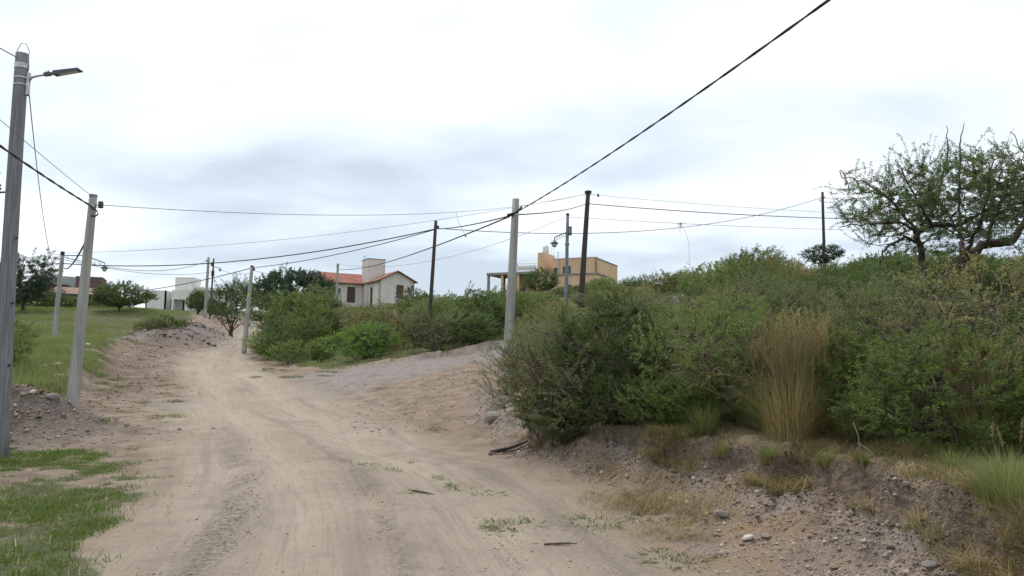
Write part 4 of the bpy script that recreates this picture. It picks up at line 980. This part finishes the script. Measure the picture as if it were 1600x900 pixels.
tree('tree', 307, 1175, 40, 384, 'rounded bushy tree rising above the thicket crest', 'leaf_dark', 1.9, .1, n3=800, ln=.07, wd=.03, zc=.5, zr=.48)
tree('tree', 308, 846, 90, 416, 'round dark shrub tree before the apricot house porch', 'leaf_dark', 2.4, .1, n3=700, zc=.5, zr=.48)
tree('tree', 309, 650, 66, 450, 'feathery shrub tree at the corner of the red-roofed house', 'leaf_tree', 1.8, .1, n3=450, spike=.2, zc=.5, zr=.48)
tree('tree', 310, 385, 84, 440, 'dark tree behind the pole at the road bend', 'leaf_dark', 1.9, .15, n3=520)
tree('tree', 311, 1390, 30, 382, 'dark leafy shrub tree behind the thorn tree trunk', 'leaf_dark', 1.6, .1, n3=800, ln=.055, wd=.026, zc=.5, zr=.48)
for q, (a, b, Y, m, w) in enumerate([(1425, 392, 18, 'leaf_dark', 'left of the thorn tree trunk'), (1500, 380, 17, 'leaf_mid', 'between the two trunks of the thorn tree'), (1570, 386, 18.5, 'leaf_dark', 'under the long limb of the thorn tree'), (1640, 380, 16.5, 'leaf_mid', 'beyond the long limb of the thorn tree')]):
    tree('shrub_tree', 340 + q, a, Y, b, 'leafy shrub tree filling the gap ' + w, m, 1.05, .1, n3=600, lpt=34, ln=.045, wd=.021, stem=.03, twig=.005, zc=.5, zr=.48)
for q, (a, b, Y) in enumerate([(70, 452, 86), (15, 450, 88), (-30, 445, 80), (110, 462, 90), (140, 466, 84), (340, 470, 92)]):
    tree('hedge_tree', 320 + q, a, Y, b, 'dark hedge-like tree screening the houses beyond the grass field', 'leaf_dark', 1.9, .1, n3=330, ln=.13, wd=.06, zc=.5, zr=.5)['group'] = 'hedge trees beyond the grass field'
for q, (a, py, Y, m) in enumerate([(242, 505, 56, 'leaf_grey'), (262, 503, 57, 'leaf_dark'), (285, 500, 60, 'leaf_dark'), (225, 507, 56, 'leaf_mid')]):
    p = at(a, py, Y); put_plant('shrub', far_p[q], p.x, p.y, (M[m], M['twig']), 'small scraggly shrub between the reddish heap and the white house', 'shrub', 'scraggly shrubs behind the reddish heap', s=.7, sz=.6)
for q, (a, py, Y, s) in enumerate([(12, 545, 32, .8), (-15, 570, 27, .9), (30, 520, 42, .7)]):
    p = at(a, py, Y); put_plant('shrub', far_p[q], p.x, p.y, (M['leaf_mid'], M['twig']), 'weedy green shrub at the edge of the field behind the lamp pole', 'shrub', 'weedy shrubs behind the lamp pole', s=s, sz=s * .8)

# the big thorn tree
def thorn_tree():
    Y0 = 13.0; b = at(1458, 500, Y0); z = gz(b.x, b.y); b.z = z
    def L(pts): return [np.array(at(a, c, Y0 + dy) - b) for a, c, dy in pts]
    g0 = np.array([0, 0, -.15])
    limbs = [([g0] + L([(1462, 470, 0), (1470, 445, -.1), (1507, 402, -.2), (1540, 381, -.2), (1580, 378, -.1), (1604, 345, 0), (1640, 300, .2)]), .12, .045),
             ([np.array([-.12, .1, -.15])] + L([(1442, 463, .2), (1444, 415, .3), (1437, 380, .2), (1430, 358, .1)]), .085, .05),
             (L([(1430, 362, .1), (1457, 353, 0), (1500, 350, -.2), (1530, 335, -.4)]), .05, .025),
             (L([(1440, 385, .2), (1413, 370, .1), (1383, 388, -.1), (1371, 424, -.2)]), .035, .012),
             (L([(1432, 362, .1), (1410, 347, 0), (1353, 350, -.2), (1312, 354, -.4)]), .03, .007),
             (L([(1430, 358, .1), (1393, 315, .2), (1353, 284, .3), (1316, 277, .5)]), .03, .006),
             (L([(1440, 352, .1), (1462, 320, .1), (1482, 235, 0), (1479, 196, 0)]), .035, .005),
             (L([(1500, 350, -.2), (1498, 290, -.2), (1500, 225, -.2), (1506, 192, -.2)]), .03, .005),
             (L([(1540, 381, -.2), (1560, 320, -.3), (1590, 290, -.5), (1630, 240, -.6)]), .035, .01),
             (L([(1507, 402, -.2), (1500, 370, .4), (1480, 330, .9), (1450, 290, 1.3)]), .04, .012),
             (L([(1507, 402, -.2), (1530, 350, -.7), (1545, 300, -1.0), (1550, 255, -1.2)]), .04, .012),
             (L([(1600, 347, 0), (1620, 290, .4), (1600, 240, .6), (1578, 205, .8)]), .035, .006),
             (L([(1457, 353, 0), (1425, 300, -.5), (1400, 250, -.7)]), .03, .008)]
    ct = at(1520, 322, Y0) - b
    g = np.random.default_rng(77)
    # lumpy crown made of the same engine around the traced limbs
    H = ct.z / .62
    st, fo = plant(78, H, 2.15, n2=200, n3=2300, lpt=56, ln=.032, wd=.013, zc=.62, zr=.285, stem=.024, lobes=12, lobe=.38, twig=.004, limbs=[([p - np.array([ct.x, ct.y, 0]) for p in P], a, c) for P, a, c in limbs], spike=.10, fold=.75, shell=.3, bare=.08, upright=.1, zmin=.3)
    o = put_plant('thorn_tree', (st, fo), b.x + ct.x, b.y + ct.y, (M['leaf_tree'], M['bark']), 'big open-crowned thorn tree with forked dark trunk above the thicket', 'tree', part='crown', stem='trunk', rz=0.0, sink=0, z=z)
thorn_tree()

# ------------------------------------------------------------------ grass
def stuff(name, V, F, tone, m, label, cat_):
    o = link(name, npmesh(name, V, F, {'tone': tone}), M[m]); tag(o, label, cat_, kind='stuff'); return o
g = np.random.default_rng(11)
# lawn patches left of the road
x = g.uniform(-13, -2.2, 330000); y = 4.2 + 11.5 * g.random(330000) ** 1.25
mk = masks(x, y)[0]; keep = (g.random(len(x)) < np.clip(mk * 1.1 - .12, 0, 1) * (.12 + .88 * sst(.38, .62, fbm(x * 2.4, y * 2.4, 61)))) & (np.abs(x) < .74 * y + 1)
x, y = x[keep], y[keep]; hh = g.uniform(.02, .07, len(x)) * (.35 + 1.3 * fbm(x * 1.5, y * 1.5, 62)) * np.where(g.random(len(x)) < .03, 2.0, 1.0)
V, F, t = blades(np.stack([x, y, height(x, y) - .006], 1), hh, g.uniform(.004, .008, len(x)) * (1 + y / 12), g.uniform(.3, 1.3, len(x)), g, 2)
stuff('lawn_grass', V, F, t, 'grass_lawn', 'short patchy green grass on the left verge of the road', 'grass')
# field
n = 190000; y = 17.5 + 80 * g.random(n) ** 1.6; x = g.uniform(-.78, -.2, n) * y - 3
mk = masks(x, y)[0]; keep = (g.random(n) < mk) & (polydist(x, y, MAIN) > 3.8) & (x < np.interp(y, GRX_Y, GRX_X) + .8)
x, y = x[keep], y[keep]; cl = fbm(x * .35, y * .35, 63)
hh = g.uniform(.14, .42, len(x)) * (.35 + 1.5 * sst(.35, .7, cl)) * np.interp(x - np.interp(y, GRX_Y, GRX_X), [-5, 0], [1.0, .5]) * np.interp(y, [40, 80], [1, .7])
V, F, t = blades(np.stack([x, y, height(x, y) - .02], 1), hh, g.uniform(.012, .022, len(x)) * (.6 + y / 45), g.uniform(.1, .7, len(x)), g, 2, tone=np.clip(cl * .9 + g.normal(0, .2, len(x)), 0, 1))
stuff('field_grass', V, F, t, 'grass_field', 'rank green grass filling the field left of the road', 'grass')
# undergrowth beneath and before the shrubs
n = 120000; y = 5 + 60 * g.random(n) ** 1.9; x = g.uniform(-.36, .74, n) * y
tb = bank(x, y)[1]; nearb = (y < 24) & (tb > 2.3); farb = (y >= 30) & (np.minimum(polydist(x, y, MAIN) - .7, polydist(x, y, SIDE)) > 3.1)
keep = (nearb | farb) & (g.random(n) < .35 + .65 * sst(.4, .6, fbm(x * 1.1, y * 1.1, 64)))
x, y = x[keep], y[keep]
V, F, t = blades(np.stack([x, y, height(x, y) - .01], 1), g.uniform(.08, .30, len(x)), g.uniform(.006, .011, len(x)) * (.8 + y / 16), g.uniform(.2, 1.0, len(x)), g, 2)
stuff('undergrowth', V, F, t, 'grass_tall', 'low green undergrowth along the foot of the thicket', 'grass')
# dry straw on the bank lip and toe
n = 90000; y = 4.3 + 8.7 * g.random(n); x = np.interp(y, BY, TOPX) + np.abs(g.normal(.0, .75, n)) - .28
k2 = n // 12; y[:k2] = g.uniform(6.5, 10.5, k2); x[:k2] = np.interp(y[:k2], BY, TOEX) + g.normal(.15, .3, k2)
keep = g.random(n) < sst(.36, .6, fbm(x * 1.6, y * 1.6, 65)); x, y = x[keep], y[keep]
V, F, t = blades(np.stack([x, y, height(x, y) + .0], 1), g.uniform(.05, .2, len(x)), g.uniform(.003, .006, len(x)), g.uniform(.8, 2.2, len(x)), g, 3, .9)
stuff('straw_litter', V, F, t, 'grass_dry', 'dry straw littering the lip of the roadside bank', 'straw')

n = 9000; x = g.uniform(-12, -2.5, n); y = 4.3 + 11 * g.random(n) ** 1.2; mk = masks(x, y)[0]; keep = (g.random(n) < .15 + mk * .6) & (x < np.interp(y, GRX_Y, GRX_X) + .5); x, y = x[keep], y[keep]
V, F, t = blades(np.stack([x, y, height(x, y)], 1), g.uniform(.02, .09, len(x)), g.uniform(.003, .006, len(x)) * (1 + y / 14), g.uniform(.6, 2.4, len(x)), g, 2, .9)
stuff('dead_grass', V, F, t, 'grass_dry', 'dead straw-coloured blades scattered through the verge grass', 'grass')

def tussock_mesh(seed, nb, H, spread, plumes=0, wid=.006):
    q = np.random.default_rng(seed)
    rr = spread * q.random(nb) ** .6; a = q.uniform(0, 6.283, nb)
    roots = np.stack([rr * np.cos(a), rr * np.sin(a), np.full(nb, -.03)], 1)
    V, F, t = blades(roots, H * q.uniform(.35, 1.0, nb), q.uniform(.6, 1.3, nb) * wid, np.where(q.random(nb) < .22, q.uniform(.8, 1.7, nb), q.uniform(.05, .75, nb)), q, 3, .9, dirs=a + q.normal(0, .5, nb))
    fol = npmesh('tussock_mesh', V, F, {'tone': t}); pl = None
    if plumes:
        PP = []; LP = []; LD_ = []; LT = []
        for i in range(plumes):
            aa = q.uniform(0, 6.283); r0 = spread * .5 * q.random(); tip = np.array([math.cos(aa) * q.uniform(.15, .5) * H, math.sin(aa) * q.uniform(.1, .4) * H, H * q.uniform(1.0, 1.45)])
            P = curve(np.array([r0 * math.cos(aa), r0 * math.sin(aa), 0]), tip, 7, .05, q, .12); PP.append((P, .0025, .0012))
            k = 90; tt = q.uniform(.68, 1.0, k) * 6; i0 = np.minimum(tt.astype(int), 5); f_ = (tt - i0)[:, None]
            LP.append(P[i0] * (1 - f_) + P[i0 + 1] * f_); dd = q.normal(size=(k, 3)) * .5 + (P[6] - P[5]) / np.linalg.norm(P[6] - P[5]); LD_.append(dd); LT.append(q.random(k))
        tv, tf = tubes(PP, 3); lv, lf, lt = leaves(np.concatenate(LP), np.concatenate(LD_), .035, .005, q, np.concatenate(LT))
        pl = npmesh('plume_mesh', np.concatenate([tv, lv]), np.concatenate([tf, lf + len(tv)]), {'tone': np.concatenate([np.full(len(tv), .3), lt])})
    return fol, pl
TH = tussock_mesh(9, 160, .34, .2, 0, .006)[0]
TU = {'s': tussock_mesh(1, 420, .42, .13), 'm': tussock_mesh(2, 650, .7, .18), 'p': tussock_mesh(3, 600, .95, .26, 75), 'w': tussock_mesh(4, 1200, .75, .34, 5)}
def tussock(pxx, py, Y, k, s, label, group=None, m='grass_tall', near=False):
    p = at(pxx, py, Y)
    if near: label += ' ' + where(p.x, p.y); group = label.replace('tussock', 'tussocks', 1).replace('tuft', 'tufts', 1)
    o = empty('grass_tussock', (p.x, p.y, gz(p.x, p.y)), random.uniform(0, 6)); o.scale = (s, s, s); tag(o, label, 'grass', group)
    for me, nm, mt in ((TU[k][0], 'blades', M[m]), (TU[k][1], 'seed_plumes', M['grass_dry']), (TH, 'dead_thatch', M['grass_dry'])):
        if me is None: continue
        c = bpy.data.objects.new(nm, me); COL.objects.link(c); c.parent = o
        if not me.materials: me.materials.append(None)
        c.material_slots[0].link = 'OBJECT'; c.material_slots[0].material = mt
tussock(1236, 690, 8.2, 'p', 1.0, 'tall tussock with straw-coloured plumes at the front of the thicket', m='grass_dry')
tussock(1262, 690, 8.6, 'p', 1.0, 'second plumed tussock leaning behind the tallest straw-coloured one')
tussock(1205, 680, 8.9, 'p', .85, 'slender plumed tussock on the pole side of the tallest straw-coloured one')
tussock(1300, 680, 8.6, 'p', .8, 'low plumed tussock before the fresh bright green shrub')
tussock(1530, 690, 6.5, 'p', .8, 'tall grey-green tussock with arching seed heads above the crumbling bank')
tussock(1585, 770, 5.0, 'w', .62, 'wide loose green tussock hanging over the bank', m='grass_tall')
tussock(1100, 695, 8.9, 'm', .75, 'upright green tussock beside the dead stalks on the bank')
for a, b, Y, s in [(1072, 697, 8.9, .8), (1130, 705, 8.4, .7), (1200, 708, 7.8, .8), (1290, 712, 7.2, .7), (1345, 716, 6.9, .6), (1440, 705, 6.6, .9), (1485, 712, 6.0, 1.0), (1380, 700, 7.2, .9), (1560, 740, 5.5, .9), (1020, 692, 9.3, .6)]:
    tussock(a, b, Y, 's', s * .75, 'small green grass tuft on the bank lip', 'grass tufts on the bank lip', near=True)
for a, b, Y in [(1330, 690, 7.6), (1410, 680, 7.4), (1600, 700, 6.2), (1180, 690, 8.8), (1500, 660, 7.4), (1620, 650, 6.6)]:
    tussock(a, b, Y + .4, 'm', random.uniform(.7, 1.0), 'loose grass tussock below the thicket', 'tussocks at the foot of the thicket', near=True)
def on_ground(a, b, lo=3.5, hi=60):
    """where the sight line through (a, b) meets the ground"""
    Ys = lo * (hi / lo) ** np.linspace(0, 1, 400); P = np.array([at(a, b, Y)[:] for Y in Ys]); d_ = P[:, 2] - height(P[:, 0], P[:, 1]); i = np.argmax(d_ < 0)
    return P[i] if d_[i] < 0 else P[-1]
# weeds in the road
wm = [tussock_mesh(20 + k, 130, .10, .16, 0, .007)[0] for k in range(3)]
for k, (a, b, s) in enumerate([(575, 727, .8), (605, 735, 1.0), (650, 723, .6), (640, 768, .7), (695, 748, .8), (722, 760, 1.1), (765, 772, .9), (684, 672, 1.2), (780, 820, .9), (812, 822, 1.3), (925, 820, 1.3), (940, 828, .9), (1050, 880, 1.2), (1075, 880, 1.0), (1035, 868, .8), (1010, 812, 1.0), (900, 808, .6), (250, 720, .9), (215, 700, 1.0), (265, 660, .7), (240, 655, .8), (930, 772, .5)] + [(random.uniform(150, 290), random.uniform(590, 665), random.uniform(.9, 2.0)) for _ in range(34)] + [(random.uniform(385, 530), random.uniform(566, 590), random.uniform(1.2, 2.4)) for _ in range(22)]):
    p = Vector(on_ground(a, b))
    o = link('weed', wm[k % 3], M['grass_lawn']); o.location = (p.x, p.y, gz(p.x, p.y)); o.scale = (s * 1.4, s * 1.4, s * .5); o.rotation_euler = (0, 0, random.uniform(0, 6))
    zn = 'in the bare dirt of the road' if k < 22 else 'on the rutted earth between the field and the road' if k < 56 else 'on the bare corner below the low bushes'
    tag(o, 'flat little green weed growing ' + zn, 'weed', 'weeds ' + zn)

# ------------------------------------------------------------------ stones, gravel, sticks
def rock_mesh(seed, sub=2):
    q = np.random.default_rng(seed); import bmesh
    bm = bmesh.new(); bmesh.ops.create_icosphere(bm, subdivisions=sub, radius=1)
    pl = q.normal(size=(7, 3)); pl /= np.linalg.norm(pl, axis=1, keepdims=True); of = q.uniform(.55, .85, 7); sc = np.array([1, q.uniform(.6, .95), q.uniform(.4, .7)])
    for v in bm.verts:
        c = np.array(v.co)
        for a, b in zip(pl, of):
            d_ = c @ a
            if d_ > b: c = c - a * (d_ - b) * .92
        v.co = Vector(c * sc)
    me = bpy.data.meshes.new('rock_mesh'); bm.to_mesh(me); bm.free(); return me
RK = [rock_mesh(k) for k in range(8)]
def rock(x, y, s, m, label, group=None, k=None, name='rock', sink=.25):
    me = RK[k if k is not None else random.randrange(8)]; o = bpy.data.objects.new(name, me); COL.objects.link(o)
    if not me.materials: me.materials.append(None)
    o.material_slots[0].link = 'OBJECT'; o.material_slots[0].material = M[m]
    o.location = (x, y, gz(x, y) + s * .5 * (1 - 2 * sink)); o.scale = (s, s, s); o.rotation_euler = (random.uniform(-.25, .25), random.uniform(-.25, .25), random.uniform(0, 6.28))
    tag(o, label, 'rock', group)
for a, b, s, m, lab in [(857, 684, .07, 'stone_pale', 'white stone at the top of the bank by the half-bare shrub'), (1126, 806, .085, 'stone_grey', 'large rounded grey stone on the gravel bank'), (1168, 846, .055, 'stone_pale', 'flat pale stone at the toe of the gravel bank'),
                        (1198, 842, .05, 'stone_grey', 'grey stone beside the flat pale one at the toe of the bank'), (1452, 888, .055, 'stone_grey', 'rounded grey stone low on the crumbling bank'), (772, 660, .22, 'stone_grey', 'half-buried grey stone at the foot of the corner concrete pole'),
                        (88, 573, .20, 'stone_pale', 'pale boulder lying in the grass at the edge of the field'), (70, 575, .12, 'stone_pale', 'smaller pale stone beside the boulder in the field'), (137, 541, .17, 'stone_pale', 'white block in the grass near the leaning pole'), (245, 503, .38, 'stone_pale', 'pale boulder on the reddish heap')]:
    p = on_ground(a, b); rock(p[0], p[1], s, m, lab)
q = np.random.default_rng(31)
for k in range(80):
    y = 4.6 + 8 * q.random() ** 1.2; x = np.interp(y, BY, TOEX) + q.uniform(-.2, .85) * (np.interp(y, BY, TOPX) - np.interp(y, BY, TOEX))
    m, w = [('stone_pale', 'pale'), ('stone_grey', 'grey'), ('stone_brown', 'brown')][q.integers(3)]
    rock(x, y, q.uniform(.015, .034) * (1.25 if m != 'stone_pale' else 1), m, w + ' loose stone on the gravel slope of the bank', w + ' stones on the bank')
for k in range(24):
    y = 4.8 + 5 * q.random(); x = np.interp(y, BY, TOPX) + q.uniform(-.5, -.05)
    rock(x, y, q.uniform(.018, .036), 'clod', 'dark clod of earth breaking off the lip of the bank', 'earth clods on the bank lip', name='earth_clod')
for k in range(22):
    y = 15.2 + q.normal(0, .7); x = -10.3 + q.normal(0, 1.2); m = ['stone_grey', 'clod', 'stone_pale'][q.integers(3)]
    rock(x, y, q.uniform(.05, .16), m, {'stone_grey': 'grey', 'clod': 'dark earthy', 'stone_pale': 'pale'}[m] + ' lump on the heap of dug earth behind the leaning pole', m.replace('_', ' ') + ' lumps on the dug heap')
for k in range(24):
    a, b = q.uniform(225, 335), q.uniform(505, 545); p = on_ground(a, b); m = ['stone_grey', 'clod', 'stone_brown'][q.integers(3)]
    rock(p[0], p[1], q.uniform(.08, .2), m, {'stone_grey': 'grey', 'clod': 'dark earthy', 'stone_brown': 'brown'}[m] + ' lump on the reddish heap beside the far bend', m.replace('_', ' ') + ' lumps on the reddish heap')

def pebbles(name, x, y, s, label, m):
    n = len(x); base = np.array([(1, 0, 0), (0, 1, 0), (-1, 0, 0), (0, -1, 0), (0, 0, 1), (.1, 0, -1)]) * np.array([1, .8, .6])
    fc = np.array([(0, 1, 4), (1, 2, 4), (2, 3, 4), (3, 0, 4), (1, 0, 5), (2, 1, 5), (3, 2, 5), (0, 3, 5)])
    a = q.uniform(0, 6.283, n); ca, sa = np.cos(a), np.sin(a)
    B = base[None] * (s[:, None, None]) * q.uniform(.65, 1.3, (n, 6, 3))
    V = np.stack([B[:, :, 0] * ca[:, None] - B[:, :, 1] * sa[:, None], B[:, :, 0] * sa[:, None] + B[:, :, 1] * ca[:, None], B[:, :, 2]], -1)
    V += np.stack([x, y, height(x, y) + s * .08], -1)[:, None, :]
    F = (np.arange(n)[:, None, None] * 6 + fc[None]).reshape(-1, 3)
    o = link(name, npmesh(name, V.reshape(-1, 3), F, {'tone': np.repeat(q.random(n), 6)}), m); tag(o, label, 'gravel', kind='stuff')
def gravmat(name, ca, cb):
    m = mat(name); g_ = N(m); t_ = g_.n('ShaderNodeAttribute', attribute_name='tone').outputs['Fac']; v_ = g_.n('ShaderNodeNewGeometry').outputs['Position']
    c_ = g_.mix(g_.math('POWER', t_, 1.8), ca, cb); c_ = g_.mix(g_.math('MULTIPLY', g_.noise(v_, 60, 3), .4), c_, (.2, .16, .13))
    g_.out(g_.n('ShaderNodeBsdfPrincipled', {'Base Color': c_, 'Roughness': .9, 'Specular IOR Level': .2}).outputs[0]); return m
GM = gravmat('gravel', (.225, .165, .122), (.50, .42, .35))
n = 30000; y = 4.3 + 13 * q.random(n) ** 1.6; u = q.beta(1.7, 1.5, n) * 1.3 - .28; x = np.interp(y, BY, TOEX) + u * (np.interp(y, BY, TOPX) - np.interp(y, BY, TOEX))
pebbles('bank_gravel', x, y, q.gamma(1.2, .0042, n) + .002, 'loose gravel covering the slope of the roadside bank', GM)
DM = gravmat('soil_crumbs', (.075, .054, .040), (.270, .205, .160))
n = 9000; y = 4.3 + 7.5 * q.random(n); x = np.interp(y, BY, TOPX) + q.normal(-.25, .22, n)
pebbles('soil_crumbs', x, y, q.gamma(1.3, .0045, n) + .002, 'dark crumbs of earth along the broken lip of the bank', DM)
hx_, hy_ = xy(282, 522, 56); n = 3500; x = hx_ + q.normal(0, 2.0, n); y = hy_ + q.normal(-.8, 2.2, n)
pebbles('heap_rubble', x, y, q.gamma(1.4, .016, n) + .012, 'rubble strewn over the reddish heap at the bend', gravmat('heap_rubble', (.13, .095, .082), (.36, .29, .26)))
n = 5000; y = q.uniform(18, 52, n); x = np.interp(y, GRX_Y, GRX_X) + q.normal(1.5, 1.0, n)
pebbles('verge_crumbs', x, y, q.gamma(1.4, .010, n) + .006, 'brown crumbs of earth along the cut edge of the field', DM)
n = 5200; y = 4.6 + 9 * q.random(n) ** 1.3; side = q.integers(0, 3, n); xc = np.interp(y, [p[1] for p in MAIN], [p[0] for p in MAIN]); x = xc + np.array([.1, -1.35, .95])[side] + q.normal(0, .13, n)
keep = fbm(x * 1.2, y * .7, 71) > np.array([.42, .45, .6])[side]
pebbles('road_gravel', x[keep], y[keep], (q.gamma(2, .003, n) + .002)[keep], 'fine gravel strips between the wheel tracks of the road', GM)
n = 9000; y = 4.5 + 26 * q.random(n) ** 1.5; x = q.uniform(-.72, .25, n) * y
keep = masks(x, y)[0] < .5
pebbles('scattered_gravel', x[keep], y[keep], (q.gamma(1.2, .0022, n) + .0012)[keep] * (1 + y[keep] / 30), 'scattered pebbles over the dirt road and verge', GM)
n = 2600; x = -10.4 + q.normal(0, 1.5, n); y = 15.3 + q.normal(0, .8, n)
pebbles('heap_gravel', x, y, q.gamma(2, .009, n) + .006, 'stony crumbs on the heap of dug earth', GM)
n = 2500; y = q.uniform(16, 27, n); x = -1.6 + q.normal(0, 1.5, n)
keep = bank(x, y)[1] < 1.2
pebbles('corner_gravel', x[keep], y[keep], (q.gamma(2, .007, n) + .004)[keep], 'stony rubble on the slope at the track corner', GM)

def stick(pts, r, parent, m='dead', name='stick'):
    MB().tube(pts, [r * (1 - .6 * i / (len(pts) - 1)) for i in range(len(pts))], 6).build(name, M[m], parent, True)
c = on_ground(795, 708); c = Vector(c)
def gp(dx_, dy_, up=.03): return Vector((dx_, dy_, gz(c.x + dx_, c.y + dy_) + up - c.z))
o = empty('dead_branches', c); tag(o, 'little pile of dead grey branches at the toe of the bank', 'branches')
stick([gp(-.32, -.1), gp(-.1, 0, .05), gp(.12, .1, .05), gp(.3, .3, .05)], .028, o); stick([gp(-.3, -.06, .05), gp(0, -.02, .08), gp(.3, .04, .06)], .034, o, 'bark'); stick([gp(-.2, .06), gp(.1, .2, .05), gp(.24, .42, .05)], .018, o); stick([gp(-.1, -.1), gp(.14, -.06, .05), gp(.34, -.02)], .016, o, 'bark')
for a, b, lab in [(875, 854, 'flat dry twig lying on the road'), (660, 772, 'small dry twig lying among the road weeds')]:
    c = Vector(on_ground(a, b)); o = empty('dead_twig', c); tag(o, lab, 'twig')
    stick([gp(-.13, 0, .012), gp(0, .02, .014), gp(.14, .0, .012)], .009, o, 'bark'); stick([gp(-.05, .01, .012), gp(.08, -.06, .012)], .006, o, 'bark'); stick([gp(-.1, .05, .012), gp(.1, .05, .012)], .006, o)
for a, b, lab, dx_, hh in [(1352, 752, 'tall bent straw stalk standing on the bank', -.03, .5), (1395, 770, 'thin dry stalk leaning down the bank', -.12, .36), (1395, 700, 'dead upright stem at the edge of the thicket', .02, .9), (1250, 470, 'pale bare stem poking from the thicket', .05, 1.0)]:
    c = Vector(on_ground(a, b)); o = MB().tube([(0, 0, -.05), (dx_ * .5, .02, hh * .4), (dx_, .05, hh * .8), (dx_ * 1.8, .08, hh)], [.007, .006, .005, .003], 5).build('dry_stalk', M['grass_dry'] if False else M['dead'], None, True); o.location = c; tag(o, lab, 'stalk')
print('shrubs', cnt, 'objects', len(bpy.data.objects), 'tris', sum(len(m.loops) - 2 * len(m.polygons) for m in bpy.data.meshes))
